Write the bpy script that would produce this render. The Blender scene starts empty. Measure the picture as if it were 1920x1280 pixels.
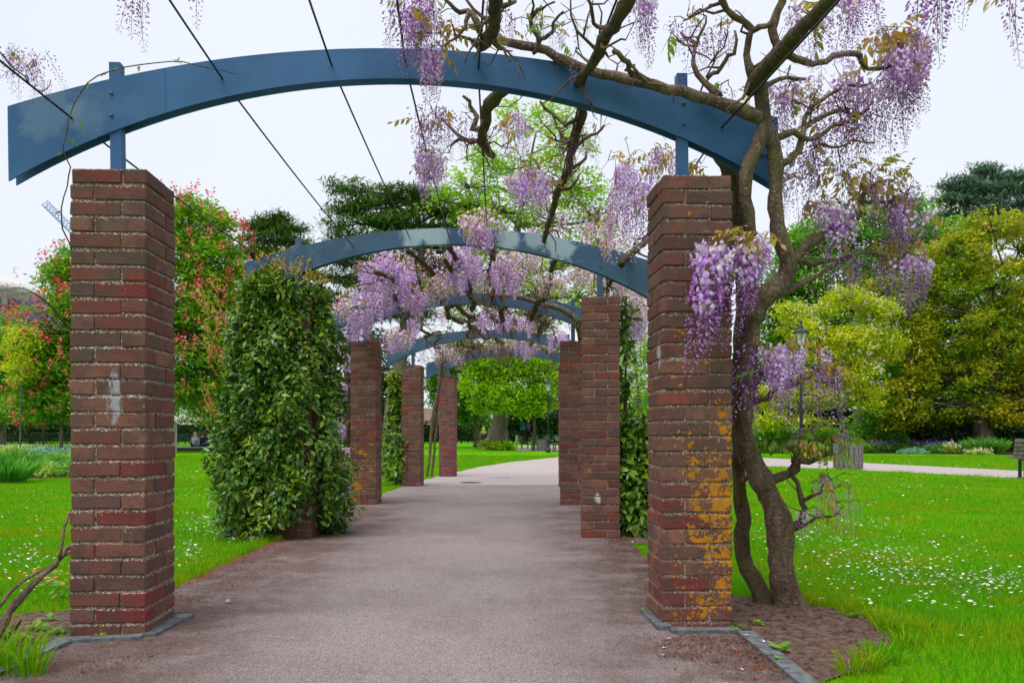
import bpy, bmesh, math, random
import numpy as np
from mathutils import Vector, Matrix

random.seed(7)
rng = np.random.default_rng(7)
PI = math.pi
scene = bpy.context.scene
COL = scene.collection

# ------------------------------------------------------------------ camera, sky, sun, exposure
F, HZ, EYE = 1450.0, 814.0, 0.943
cam_data = bpy.data.cameras.new('camera')
cam = bpy.data.objects.new('camera', cam_data)
COL.objects.link(cam)
cam.location = (0, 0, EYE)
cam.rotation_euler = (PI / 2, 0, 0)
cam_data.sensor_width = 36.0
cam_data.lens = F / 1920 * 36
cam_data.shift_y = (HZ - 640) / 1920
cam_data.clip_start = 0.05
cam_data.clip_end = 2000
cam_data.dof.use_dof = True
cam_data.dof.focus_distance = 5.2
cam_data.dof.aperture_fstop = 5.0
scene.camera = cam

SUN_EL, SUN_AZ = math.radians(66), math.radians(215)      # high, behind the camera and to the left
world = bpy.data.worlds.new('World')
scene.world = world
world.use_nodes = True
wn = world.node_tree
wn.nodes.clear()
w_out = wn.nodes.new('ShaderNodeOutputWorld')
w_bg = wn.nodes.new('ShaderNodeBackground')
w_sky = wn.nodes.new('ShaderNodeTexSky')
w_sky.sky_type = 'NISHITA'
w_sky.sun_disc = False
w_sky.sun_elevation = SUN_EL
w_sky.sun_rotation = SUN_AZ
w_sky.air_density = 1.0
w_sky.dust_density = 4.0
w_mix = wn.nodes.new('ShaderNodeMix')
w_mix.data_type = 'RGBA'
w_cl = wn.nodes.new('ShaderNodeTexNoise')
w_cl.inputs['Scale'].default_value = 2.2
w_cl.inputs['Detail'].default_value = 5
w_ramp = wn.nodes.new('ShaderNodeValToRGB')               # the closed cloud cover: a pale, slightly mottled white
w_ramp.color_ramp.elements[0].position = 0.3
w_ramp.color_ramp.elements[0].color = (0.83, 0.885, 0.985, 1)
w_ramp.color_ramp.elements[1].position = 0.75
w_ramp.color_ramp.elements[1].color = (0.90, 0.94, 1.0, 1)
w_mul = wn.nodes.new('ShaderNodeVectorMath')
w_mul.operation = 'SCALE'
w_mul.inputs['Scale'].default_value = 4.6
w_tc = wn.nodes.new('ShaderNodeTexCoord')
wn.links.new(w_tc.outputs['Generated'], w_cl.inputs['Vector'])
wn.links.new(w_cl.outputs['Fac'], w_ramp.inputs['Fac'])
wn.links.new(w_ramp.outputs['Color'], w_mul.inputs[0])
w_mix.inputs['Factor'].default_value = 0.93
wn.links.new(w_sky.outputs['Color'], w_mix.inputs['A'])
wn.links.new(w_mul.outputs['Vector'], w_mix.inputs['B'])
wn.links.new(w_mix.outputs['Result'], w_bg.inputs['Color'])
w_bg.inputs['Strength'].default_value = 0.12
wn.links.new(w_bg.outputs['Background'], w_out.inputs['Surface'])

sun_data = bpy.data.lights.new('sun', 'SUN')
sun_data.energy = 1.5
sun_data.angle = math.radians(40)
sun_data.color = (1.0, 0.96, 0.9)
sun = bpy.data.objects.new('sun', sun_data)
COL.objects.link(sun)
# direction the light comes from: azimuth measured like the sky's sun_rotation
sd = Vector((math.sin(SUN_AZ) * math.cos(SUN_EL), math.cos(SUN_AZ) * math.cos(SUN_EL), math.sin(SUN_EL)))
sun.rotation_euler = sd.to_track_quat('Z', 'Y').to_euler()
sun.location = (0, 0, 30)

scene.view_settings.view_transform = 'Standard'
scene.view_settings.look = 'None'
scene.view_settings.gamma = 1.0
scene.view_settings.exposure = 0.92
scene.view_settings.use_curve_mapping = False
scene.render.engine = 'CYCLES'
scene.cycles.max_bounces = 6
scene.cycles.diffuse_bounces = 3
scene.cycles.glossy_bounces = 2
scene.cycles.transmission_bounces = 4
scene.cycles.transparent_max_bounces = 6
scene.cycles.use_denoising = True


def W(px, py, d):
    """the place in the park that photograph pixel (px, py) shows at depth d"""
    return Vector(((px - 960) / F * d, d, EYE + (HZ - py) / F * d))


def G(px, py):
    """ground point under a photograph pixel"""
    d = EYE * F / (py - HZ)
    return Vector(((px - 960) / F * d, d, 0.0))


# ------------------------------------------------------------------ object helpers
def tag(o, label=None, cat=None, group=None, kind=None):
    if label: o['label'] = label
    if cat: o['category'] = cat
    if group: o['group'] = group
    if kind: o['kind'] = kind
    return o


def empty(name, loc=(0, 0, 0), rz=0.0):
    o = bpy.data.objects.new(name, None)
    o.location = loc
    o.rotation_euler = (0, 0, rz)
    o.empty_display_size = 0.2
    COL.objects.link(o)
    return o


def link(name, mesh, parent=None, loc=None, rot=None, scale=None):
    o = bpy.data.objects.new(name, mesh)
    COL.objects.link(o)
    if parent: o.parent = parent
    if loc is not None: o.location = loc
    if rot is not None: o.rotation_euler = rot
    if scale is not None: o.scale = scale if hasattr(scale, '__len__') else (scale,) * 3
    return o


def np_mesh(name, verts, faces, mats, midx=None, smooth=False):
    """verts (n,3), faces (m,k) arrays -> mesh"""
    me = bpy.data.meshes.new(name)
    verts = np.asarray(verts, dtype=np.float32)
    faces = np.asarray(faces, dtype=np.int32)
    m, k = faces.shape
    me.vertices.add(len(verts)); me.vertices.foreach_set('co', verts.ravel())
    me.loops.add(m * k); me.loops.foreach_set('vertex_index', faces.ravel())
    me.polygons.add(m)
    me.polygons.foreach_set('loop_start', np.arange(0, m * k, k, dtype=np.int32))
    me.polygons.foreach_set('loop_total', np.full(m, k, dtype=np.int32))
    for mt in (mats if isinstance(mats, (list, tuple)) else [mats]): me.materials.append(mt)
    if midx is not None: me.polygons.foreach_set('material_index', np.asarray(midx, dtype=np.int32))
    if smooth: me.polygons.foreach_set('use_smooth', np.ones(m, dtype=bool))
    me.update(calc_edges=True)
    return me


class GB:
    """collects plain shapes for ONE part"""
    def __init__(self):
        self.v = []; self.f = []; self.m = []; self.sm = []; self.cur = 0; self.smooth = False

    def add(self, vs, fs):
        b = len(self.v)
        self.v += [tuple(v) for v in vs]
        for f in fs:
            self.f.append(tuple(i + b for i in f)); self.m.append(self.cur); self.sm.append(self.smooth)

    def box(self, c, s, rz=0.0, taper=1.0, R=None):
        hx, hy, hz = s[0] / 2, s[1] / 2, s[2] / 2
        vs = []
        for z in (-1, 1):
            t = taper if z > 0 else 1
            for x, y in ((-1, -1), (1, -1), (1, 1), (-1, 1)):
                p = Vector((x * hx * t, y * hy * t, z * hz))
                if R is not None: p = R @ p
                elif rz: p = Matrix.Rotation(rz, 3, 'Z') @ p
                vs.append(p + Vector(c))
        self.add(vs, [(3, 2, 1, 0), (4, 5, 6, 7), (0, 1, 5, 4), (1, 2, 6, 5), (2, 3, 7, 6), (3, 0, 4, 7)])

    def bar(self, a, b, w, h=None):
        a, b = Vector(a), Vector(b)
        h = h or w
        d = b - a
        q = d.to_track_quat('X', 'Z').to_matrix()
        self.box((a + b) / 2, (d.length, w, h), R=q)

    def lathe(self, prof, c=(0, 0, 0), n=12, cap=True):
        vs = []; fs = []
        for r, z in prof:
            for k in range(n):
                a = 2 * PI * k / n
                vs.append((c[0] + r * math.cos(a), c[1] + r * math.sin(a), c[2] + z))
        for i in range(len(prof) - 1):
            for k in range(n):
                k2 = (k + 1) % n
                fs.append((i * n + k, i * n + k2, (i + 1) * n + k2, (i + 1) * n + k))
        if cap:
            fs.append(tuple(reversed(range(n)))); fs.append(tuple(range((len(prof) - 1) * n, len(prof) * n)))
        self.add(vs, fs)

    def tube(self, pts, rad, n=6, cap=True):
        pts = [Vector(p) for p in pts]
        m = len(pts)
        if not hasattr(rad, '__len__'): rad = [rad] * m
        t = (pts[1] - pts[0]).normalized()
        up = Vector((0, 0, 1)) if abs(t.z) < 0.9 else Vector((1, 0, 0))
        u = t.cross(up).normalized()
        vs = []; fs = []
        for i, p in enumerate(pts):
            t = (pts[min(i + 1, m - 1)] - pts[max(i - 1, 0)])
            if t.length < 1e-9: t = Vector((0, 0, 1))
            t.normalize()
            u = (u - t * u.dot(t))
            if u.length < 1e-6: u = t.orthogonal()
            u.normalize()
            w = t.cross(u)
            for k in range(n):
                a = 2 * PI * k / n
                vs.append(p + (u * math.cos(a) + w * math.sin(a)) * rad[i])
        for i in range(m - 1):
            for k in range(n):
                k2 = (k + 1) % n
                fs.append((i * n + k, i * n + k2, (i + 1) * n + k2, (i + 1) * n + k))
        if cap:
            fs.append(tuple(reversed(range(n)))); fs.append(tuple(range((m - 1) * n, m * n)))
        self.add(vs, fs)

    def mesh(self, name, mats):
        me = bpy.data.meshes.new(name)
        me.from_pydata(self.v, [], self.f)
        for mt in (mats if isinstance(mats, (list, tuple)) else [mats]): me.materials.append(mt)
        me.polygons.foreach_set('material_index', self.m)
        me.polygons.foreach_set('use_smooth', self.sm)
        me.update()
        return me

    def build(self, name, mats, parent=None, **kw):
        return link(name, self.mesh(name, mats), parent, **kw)


def poly_sheet(name, pts, z, m, parent=None, sub=0):
    bm = bmesh.new()
    vs = [bm.verts.new((p[0], p[1], z)) for p in pts]
    f = bm.faces.new(vs)
    if f.normal.z < 0: f.normal_flip()
    bmesh.ops.triangulate(bm, faces=bm.faces[:])
    me = bpy.data.meshes.new(name)
    bm.normal_update()
    for f in bm.faces:
        if f.normal.z < 0: f.normal_flip()
    bm.to_mesh(me); bm.free()
    me.materials.append(m)
    return link(name, me, parent)


def smooth_line(pts, step=0.05, jit=0.0, closed=False):
    """Catmull-Rom through pts (each may carry a radius as 4th value), resampled, with crooked jitter"""
    P = np.array([list(p) for p in pts], dtype=float)
    n = len(P)
    Q = np.vstack([2 * P[0] - P[1], P, 2 * P[-1] - P[-2]])
    out = []
    for i in range(n - 1):
        p0, p1, p2, p3 = Q[i], Q[i + 1], Q[i + 2], Q[i + 3]
        k = max(2, int(np.linalg.norm(p2[:3] - p1[:3]) / step))
        for j in range(k):
            t = j / k
            out.append(0.5 * ((2 * p1) + (-p0 + p2) * t + (2 * p0 - 5 * p1 + 4 * p2 - p3) * t * t + (-p0 + 3 * p1 - 3 * p2 + p3) * t ** 3))
    out.append(P[-1])
    out = np.array(out)
    if jit > 0 and len(out) > 2:
        out[1:-1, :3] += rng.normal(0, jit, (len(out) - 2, 3))
    return out


# ------------------------------------------------------------------ material helpers
class NT:
    def __init__(self, name):
        self.mat = bpy.data.materials.new(name)
        self.mat.use_nodes = True
        self.nt = self.mat.node_tree
        self.nt.nodes.clear()
        self.out = self.nt.nodes.new('ShaderNodeOutputMaterial')
        self.b = self.nt.nodes.new('ShaderNodeBsdfPrincipled')
        self.nt.links.new(self.b.outputs[0], self.out.inputs['Surface'])

    def n(self, t, **kw):
        x = self.nt.nodes.new(t)
        for k, v in kw.items():
            setattr(x, k, v)
        return x

    def set(self, node, **kw):
        for k, v in kw.items():
            s = node.inputs[k.replace('_', ' ')]
            self.put(s, v)
        return node

    def put(self, sock, v):
        if isinstance(v, bpy.types.NodeSocket): self.nt.links.new(v, sock)
        elif isinstance(v, (tuple, list)) and len(v) == 3 and sock.type == 'RGBA': sock.default_value = (*v, 1)
        else: sock.default_value = v

    def noise(self, vec, scale, detail=3, rough=0.55, dist=0.0):
        x = self.n('ShaderNodeTexNoise')
        self.put(x.inputs['Vector'], vec)
        x.inputs['Scale'].default_value = scale
        x.inputs['Detail'].default_value = detail
        x.inputs['Roughness'].default_value = rough
        x.inputs['Distortion'].default_value = dist
        return x.outputs['Fac']

    def ramp(self, fac, stops, interp='LINEAR'):
        x = self.n('ShaderNodeValToRGB')
        cr = x.color_ramp
        cr.interpolation = interp
        while len(cr.elements) < len(stops): cr.elements.new(0.5)
        for e, (p, c) in zip(cr.elements, stops):
            e.position = p
            e.color = (*c, 1) if hasattr(c, '__len__') else (c, c, c, 1)
        self.put(x.inputs['Fac'], fac)
        return x.outputs['Color']

    def mix(self, fac, a, b, mode='MIX'):
        x = self.n('ShaderNodeMix', data_type='RGBA', blend_type=mode)
        self.put(x.inputs['Factor'], fac)
        self.put(x.inputs['A'], a); self.put(x.inputs['B'], b)
        return x.outputs['Result']

    def math(self, op, a, b=0.0, c=0.0):
        x = self.n('ShaderNodeMath', operation=op)
        self.put(x.inputs[0], a); self.put(x.inputs[1], b); self.put(x.inputs[2], c)
        return x.outputs[0]

    def smooth(self, v, lo, hi):
        x = self.n('ShaderNodeMapRange', interpolation_type='SMOOTHSTEP')
        self.put(x.inputs['Value'], v)
        self.put(x.inputs['From Min'], lo); self.put(x.inputs['From Max'], hi)
        return x.outputs['Result']

    def bump(self, h, strength=0.4, dist=0.01):
        x = self.n('ShaderNodeBump')
        x.inputs['Strength'].default_value = strength
        x.inputs['Distance'].default_value = dist
        self.put(x.inputs['Height'], h)
        self.nt.links.new(x.outputs[0], self.b.inputs['Normal'])
        return x

    def pos(self):
        return self.n('ShaderNodeNewGeometry').outputs['Position']

    def sep(self, v):
        x = self.n('ShaderNodeSeparateXYZ'); self.put(x.inputs[0], v)
        return x.outputs

    def scaled(self, v, s):
        x = self.n('ShaderNodeMapping'); self.put(x.inputs['Vector'], v)
        x.inputs['Scale'].default_value = s
        return x.outputs[0]

    def done(self, color=None, rough=0.8, spec=0.3, metal=0.0):
        if color is not None: self.put(self.b.inputs['Base Color'], color)
        self.put(self.b.inputs['Roughness'], rough)
        self.b.inputs['Specular IOR Level'].default_value = spec
        self.b.inputs['Metallic'].default_value = metal
        return self.mat


def plain(name, c, rough=0.7, spec=0.3, metal=0.0, var=0.18, scale=9.0):
    t = NT(name)
    o = t.n('ShaderNodeTexCoord').outputs['Object']
    nz = t.noise(o, scale, 4)
    col = t.mix(t.smooth(nz, 0.35, 0.65), tuple(x * (1 - var) for x in c), tuple(min(1, x * (1 + var)) for x in c))
    return t.done(col, rough, spec, metal)


def leaf_mat(name, cols, trans=0.3, rough=0.5, spec=0.35, patch=0.7, tint=None):
    """leaves: every leaf (mesh island) takes its own tone, whole clumps drift in hue"""
    t = NT(name)
    g = t.n('ShaderNodeNewGeometry')
    r = g.outputs['Random Per Island']
    n = len(cols)
    base = t.ramp(r, [(i / max(1, n - 1), c) for i, c in enumerate(cols)])
    nz = t.noise(g.outputs['Position'], patch, 2)
    tint = tint or (1.25, 1.12, 0.7)
    col = t.mix(t.smooth(nz, 0.45, 0.62), base, t.mix(1.0, base, tint, 'MULTIPLY'))
    t.put(t.b.inputs['Base Color'], col)
    t.b.inputs['Roughness'].default_value = rough
    t.b.inputs['Specular IOR Level'].default_value = spec
    tr = t.n('ShaderNodeBsdfTranslucent')
    t.put(tr.inputs['Color'], t.mix(1.0, col, (1.25, 1.25, 0.7), 'MULTIPLY'))
    ms = t.n('ShaderNodeMixShader')
    ms.inputs[0].default_value = trans
    t.nt.links.new(t.b.outputs[0], ms.inputs[1]); t.nt.links.new(tr.outputs[0], ms.inputs[2])
    t.nt.links.new(ms.outputs[0], t.out.inputs['Surface'])
    return t.mat


def bark_mat(name, a, b, scale=14, speck=0.0, moss=0.0):
    t = NT(name)
    p = t.pos()
    st = t.scaled(p, (1, 1, 0.28))
    n1 = t.noise(st, scale, 5, 0.65, 0.6)
    n2 = t.noise(p, scale * 3.1, 4, 0.6)
    col = t.mix(t.smooth(n1, 0.32, 0.66), a, b)
    col = t.mix(t.math('MULTIPLY', t.smooth(n2, 0.5, 0.75), 0.5), col, tuple(x * 0.45 for x in a))
    if speck: col = t.mix(t.math('MULTIPLY', t.smooth(t.noise(p, 55, 3, 0.7), 0.6, 0.66), speck), col, (0.45, 0.42, 0.36))
    if moss: col = t.mix(t.math('MULTIPLY', t.smooth(t.noise(p, 7, 3, 0.6), 0.5, 0.6), moss), col, (0.13, 0.13, 0.03))
    t.bump(t.math('ADD', n1, t.math('MULTIPLY', n2, 0.5)), 1.0, 0.03)
    return t.done(col, 0.9, 0.15)


def brick_mat(name, stops, lichen=None, whites=0.5, smears=()):
    """fired clay: every brick its own tone; smears and lichen patches stay where they are"""
    t = NT(name)
    oi = t.n('ShaderNodeObjectInfo')
    p = t.pos()
    loc = t.n('ShaderNodeTexCoord').outputs['Object']
    base = t.ramp(oi.outputs['Random'], stops)
    n1 = t.noise(p, 16, 4, 0.6)
    n2 = t.noise(t.scaled(p, (1, 1, 2.5)), 60, 4, 0.7)
    base = t.mix(t.smooth(n1, 0.42, 0.62), base, t.mix(1.0, base, (1.12, 0.9, 0.86), 'MULTIPLY'))
    base = t.mix(t.math('MULTIPLY', t.smooth(n2, 0.45, 0.7), 0.55), base, t.mix(1.0, base, (0.45, 0.42, 0.45), 'MULTIPLY'))
    base = t.mix(t.math('MULTIPLY', t.smooth(t.noise(p, 11, 3), 0.46, 0.62), 0.6), base, (0.075, 0.058, 0.050))
    base = t.mix(t.math('MULTIPLY', t.smooth(t.noise(p, 8.3, 3), 0.55, 0.66), 0.55), base, (0.16, 0.05, 0.04))
    # pale lime spots, thickest along each brick's upper arris
    lz = t.sep(loc)[2]
    edge = t.smooth(lz, 0.012, 0.032)
    sp = t.noise(p, 95, 3, 0.75)
    th = t.math('SUBTRACT', 0.72, t.math('MULTIPLY', edge, 0.12 * whites * 2))
    wm = t.smooth(sp, th, t.math('ADD', th, 0.035))
    base = t.mix(t.math('MULTIPLY', wm, whites), base, (0.52, 0.48, 0.42))
    for (c, rx, rz, colr, amt) in smears:
        q = t.n('ShaderNodeVectorMath', operation='SUBTRACT'); t.put(q.inputs[0], p); q.inputs[1].default_value = c
        q2 = t.n('ShaderNodeVectorMath', operation='MULTIPLY'); t.put(q2.inputs[0], q.outputs[0]); q2.inputs[1].default_value = (1 / rx, 1 / 0.05, 1 / rz)
        ln = t.n('ShaderNodeVectorMath', operation='LENGTH'); t.put(ln.inputs[0], q2.outputs[0])
        dd = t.math('ADD', ln.outputs['Value'], t.math('MULTIPLY', t.math('SUBTRACT', t.noise(t.scaled(p, (1, 1, .3)), 38, 5, 0.75), 0.5), 2.6))
        base = t.mix(t.math('MULTIPLY', t.smooth(dd, 1.0, 0.55), amt), base, colr)
    if lichen:
        z0, z1, x0, x1, amt = lichen
        s = t.sep(p)
        mz = t.smooth(s[2], z1, z0)
        mx = t.smooth(s[0], x0, x1)
        big = t.noise(p, 6.5, 3, 0.6)
        m = t.math('MULTIPLY', mz, t.math('ADD', t.math('MULTIPLY', mx, 0.75), 0.25))
        m = t.math('MULTIPLY', m, amt)
        m = t.math('ADD', m, t.math('MULTIPLY', t.math('MULTIPLY', mx, amt), 0.16))
        dv = t.n('ShaderNodeVectorMath', operation='ADD')
        t.put(dv.inputs[0], p)
        nn = t.n('ShaderNodeTexNoise'); t.put(nn.inputs['Vector'], p); nn.inputs['Scale'].default_value = 60
        sc = t.n('ShaderNodeVectorMath', operation='SCALE'); t.put(sc.inputs[0], nn.outputs['Color']); sc.inputs['Scale'].default_value = 0.022
        t.put(dv.inputs[1], sc.outputs[0])
        lich = None
        for vs, rr in ((24, 0.62), (46, 0.55), (85, 0.5)):
            vo = t.n('ShaderNodeTexVoronoi'); t.put(vo.inputs['Vector'], dv.outputs[0]); vo.inputs['Scale'].default_value = vs
            cr = t.sep(vo.outputs['Color'])[0]
            rad = t.math('MULTIPLY', t.math('SUBTRACT', t.math('ADD', m, t.math('MULTIPLY', t.math('SUBTRACT', big, 0.52), 3.6)), cr), rr)
            k = t.smooth(t.math('SUBTRACT', rad, vo.outputs['Distance']), -0.02, 0.04)
            k = t.math('MULTIPLY', k, t.smooth(m, 0.02, 0.12))
            lich = k if lich is None else t.math('MAXIMUM', lich, k)
        lc = t.ramp(t.noise(p, 30, 3, 0.7), [(0.3, (0.17, 0.09, 0.025)), (0.45, (0.36, 0.16, 0.018)), (0.6, (0.50, 0.20, 0.012)), (0.75, (0.62, 0.17, 0.01))])
        base = t.mix(lich, base, lc)
    h = t.math('ADD', t.math('MULTIPLY', n2, 0.7), n1)
    t.bump(h, 0.55, 0.008)
    return t.done(base, 0.88, 0.2)


BRK = [(0.0, (0.09, 0.060, 0.053)), (0.22, (0.175, 0.092, 0.068)), (0.42, (0.145, 0.062, 0.050)), (0.62, (0.215, 0.112, 0.082)), (0.8, (0.135, 0.076, 0.066)), (0.95, (0.17, 0.044, 0.038)), (1.0, (0.24, 0.075, 0.05))]
BRK_NEW = [(0.0, (0.13, 0.085, 0.085)), (0.35, (0.20, 0.10, 0.09)), (0.65, (0.25, 0.10, 0.09)), (0.85, (0.30, 0.05, 0.05)), (1.0, (0.34, 0.045, 0.045))]
m_brick = brick_mat('weathered_brick', BRK, (0.2, 2.3, 3.0, -3.0, 0.14), 0.55)
m_brickL1 = brick_mat('weathered_brick_paint_smear', BRK, (0.2, 2.3, -2.2, -1.68, 0.11), 0.8,
                      [((W(216, 752, 3.6)), 0.042, 0.11, (0.36, 0.37, 0.43), 0.8), (W(219, 712, 3.6), 0.024, 0.06, (0.38, 0.38, 0.43), 0.75)])
m_brickR1 = brick_mat('weathered_brick_orange_lichen', BRK, (0.55, 1.4, 0.62, 1.0, 1.02), 0.6,
                      [(W(1236, 668, 3.85), 0.01, 0.08, (0.5, 0.46, 0.45), 0.7)])
m_brickR2 = brick_mat('weathered_brick_limewash_drip', BRK, (0.2, 2.3, 3.0, -3.0, 0.24), 0.55, [(W(1120, 934, 7.0), 0.03, 0.06, (0.55, 0.52, 0.5), 0.85)])
m_brickL3 = brick_mat('weathered_brick_lichen_band', BRK, (0.45, 1.25, -1.6, -2.1, 0.95), 0.5)
m_brickL5 = brick_mat('newer_red_brick', BRK_NEW, None, 0.2)


def mortar_mat():
    t = NT('lime_mortar')
    p = t.pos()
    n = t.noise(p, 40, 4, 0.7)
    col = t.mix(t.smooth(n, 0.35, 0.7), (0.12, 0.076, 0.058), (0.28, 0.19, 0.14))
    col = t.mix(t.smooth(t.noise(p, 120, 3, 0.7), 0.53, 0.6), col, (0.62, 0.57, 0.49))
    t.bump(n, 0.8, 0.01)
    return t.done(col, 0.95, 0.1)


m_mortar = mortar_mat()


def steel_mat(name, chalk=0.12, patches=(), c0=(0.034, 0.078, 0.14), c1=(0.052, 0.105, 0.18)):
    t = NT(name)
    p = t.pos()
    n = t.noise(p, 2.3, 4, 0.55)
    col = t.mix(t.smooth(n, 0.3, 0.7), c0, c1)
    col = t.mix(t.math('MULTIPLY', t.smooth(t.noise(p, 3.7, 5, 0.6, 0.4), 0.58, 0.72), chalk), col, (0.42, 0.50, 0.55))
    for c, r, a in patches:
        q = t.n('ShaderNodeVectorMath', operation='SUBTRACT'); t.put(q.inputs[0], p); q.inputs[1].default_value = c
        ln = t.n('ShaderNodeVectorMath', operation='LENGTH'); t.put(ln.inputs[0], q.outputs[0])
        dd = t.math('ADD', t.math('DIVIDE', ln.outputs['Value'], r), t.math('MULTIPLY', t.math('SUBTRACT', t.noise(p, 9, 4, 0.7), 0.5), 2.0))
        col = t.mix(t.math('MULTIPLY', t.smooth(dd, 1.05, 0.5), a), col, (0.36, 0.47, 0.52))
    col = t.mix(t.math('MULTIPLY', t.smooth(t.noise(p, 60, 3, 0.8), 0.66, 0.7), 0.35), col, (0.3, 0.28, 0.24))
    return t.done(col, t.math('ADD', 0.45, t.math('MULTIPLY', n, 0.2)), 0.25)


m_steel1 = steel_mat('blue_grey_paint_near', 0.05, [(W(95, 205, 3.7), 0.16, 0.16), (W(160, 215, 3.7), 0.12, 0.12)], (0.030, 0.098, 0.235), (0.045, 0.132, 0.30))
m_steel2 = steel_mat('blue_grey_paint_chalky', 0.1, [(W(775, 447, 7.14), 0.13, 0.75), (W(815, 442, 7.14), 0.15, 0.75), (W(950, 448, 7.14), 0.13, 0.8), (W(1050, 462, 7.14), 0.17, 0.7), (W(1000, 452, 7.14), 0.1, 0.6)])
m_steel = steel_mat('blue_grey_paint', 0.25)
m_cable = plain('dark_cable_steel', (0.018, 0.02, 0.024), 0.45, 0.5, 0.4)
m_bark = bark_mat('wisteria_bark', (0.095, 0.064, 0.046), (0.22, 0.15, 0.108), 16, 0.6, 0.25)
m_bark_dark = bark_mat('wisteria_bark_dark', (0.06, 0.044, 0.026), (0.135, 0.10, 0.062), 16, 0.2, 0.4)
m_twig = bark_mat('wisteria_twig', (0.12, 0.075, 0.05), (0.24, 0.17, 0.12), 30)
m_trunk = bark_mat('grey_tree_bark', (0.10, 0.078, 0.06), (0.20, 0.165, 0.13), 5)
m_trunk_dark = bark_mat('dark_tree_bark', (0.05, 0.038, 0.03), (0.11, 0.085, 0.065), 5)


# ------------------------------------------------------------------ ground materials
def lawn_mat():
    t = NT('mown_grass')
    p = t.pos()
    n1 = t.noise(p, 0.35, 4, 0.6)
    n2 = t.noise(t.scaled(p, (1, 1, 1)), 14, 5, 0.75)
    n3 = t.noise(p, 90, 3, 0.7)
    col = t.mix(t.smooth(n1, 0.35, 0.65), (0.075, 0.30, 0.002), (0.15, 0.42, 0.002))
    col = t.mix(t.math('MULTIPLY', t.smooth(n2, 0.4, 0.7), 0.5), col, (0.05, 0.22, 0.002))
    col = t.mix(t.math('MULTIPLY', t.smooth(t.noise(p, 1.1, 4, 0.7), 0.55, 0.72), 0.4), col, (0.24, 0.40, 0.004))
    t.bump(t.math('ADD', n2, n3), 0.8, 0.03)
    return t.done(col, 0.95, 0.02)


def path_mat():
    t = NT('worn_asphalt')
    p = t.pos()
    sp = t.noise(p, 210, 2, 0.6)
    sp2 = t.noise(p, 105, 3, 0.7)
    big = t.noise(p, 0.9, 5, 0.65)
    col = t.ramp(sp, [(0.32, (0.08, 0.062, 0.06)), (0.45, (0.225, 0.188, 0.183)), (0.55, (0.36, 0.31, 0.305)), (0.68, (0.58, 0.52, 0.51))])
    col = t.mix(t.math('MULTIPLY', t.smooth(sp2, 0.52, 0.66), 0.5), col, (0.30, 0.17, 0.16))
    col = t.mix(t.math('MULTIPLY', t.smooth(big, 0.40, 0.66), 0.5), col, t.mix(1.0, col, (0.66, 0.62, 0.62), 'MULTIPLY'))
    col = t.mix(t.math('MULTIPLY', t.smooth(t.noise(p, 14, 4, 0.7), 0.5, 0.7), 0.35), col, t.mix(1.0, col, (0.7, 0.64, 0.62), 'MULTIPLY'))
    s = t.sep(p)
    # a later, paler surfacing beyond the fourth arch
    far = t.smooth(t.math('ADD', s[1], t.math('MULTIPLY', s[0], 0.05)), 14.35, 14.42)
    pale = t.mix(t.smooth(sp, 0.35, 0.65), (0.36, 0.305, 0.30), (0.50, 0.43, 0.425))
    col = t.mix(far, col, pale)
    worn = t.math('MULTIPLY', t.math('MAXIMUM', t.smooth(s[0], -0.7, -1.85), t.smooth(s[0], -0.1, 0.95)), t.smooth(s[1], 13.5, 8.0))
    worn = t.math('MULTIPLY', worn, t.math('ADD', 0.35, t.smooth(t.noise(p, 2.1, 6, 0.75), 0.38, 0.60)))
    col = t.mix(t.math('MINIMUM', worn, 0.85), col, t.mix(1.0, col, (0.50, 0.40, 0.38), 'MULTIPLY'))
    mud = t.smooth(t.noise(p, 3.4, 6, 0.78), 0.44, 0.62)
    l_edge = t.smooth(s[0], -1.2, -1.95)
    r_edge = t.smooth(s[0], 0.40, 1.02)
    e = t.math('MULTIPLY', t.math('MAXIMUM', l_edge, r_edge), t.smooth(s[1], 12.0, 9.0))
    col = t.mix(t.math('MULTIPLY', t.math('MULTIPLY', mud, e), 0.85), col, t.mix(0.25, (0.10, 0.048, 0.03), col))
    t.bump(t.math('ADD', sp, sp2), 0.8, 0.006)
    return t.done(col, 0.92, 0.2)


def soil_mat(name='garden_soil', a=(0.095, 0.058, 0.045), b=(0.26, 0.175, 0.14)):
    t = NT(name)
    p = t.pos()
    n1 = t.noise(p, 22, 6, 0.75)
    n2 = t.noise(p, 80, 3, 0.7)
    col = t.mix(t.smooth(n1, 0.35, 0.65), a, b)
    col = t.mix(t.smooth(n2, 0.62, 0.68), col, (0.26, 0.15, 0.10))
    t.bump(n1, 1.0, 0.04)
    return t.done(col, 0.95, 0.1)


m_lawn, m_path, m_soil = lawn_mat(), path_mat(), soil_mat()
m_slate = plain('edging_slate', (0.115, 0.125, 0.135), 0.75, 0.3, 0, 0.3, 25)

# ------------------------------------------------------------------ the ground
def lawn_sheet():
    xs = np.concatenate([np.linspace(-900, -60, 8), np.linspace(-50, 50, 60), np.linspace(60, 900, 8)])
    ys = np.concatenate([np.linspace(-40, 60, 60), np.linspace(70, 1200, 10)])
    X, Y = np.meshgrid(xs, ys)
    V = np.stack([X.ravel(), Y.ravel(), np.zeros(X.size)], 1)
    nx = len(xs); F4 = []
    for j in range(len(ys) - 1):
        for i in range(nx - 1):
            a = j * nx + i
            F4.append((a, a + 1, a + 1 + nx, a + nx))
    o = link('lawn', np_mesh('lawn', V, F4, m_lawn))
    return tag(o, kind='structure')


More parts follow.
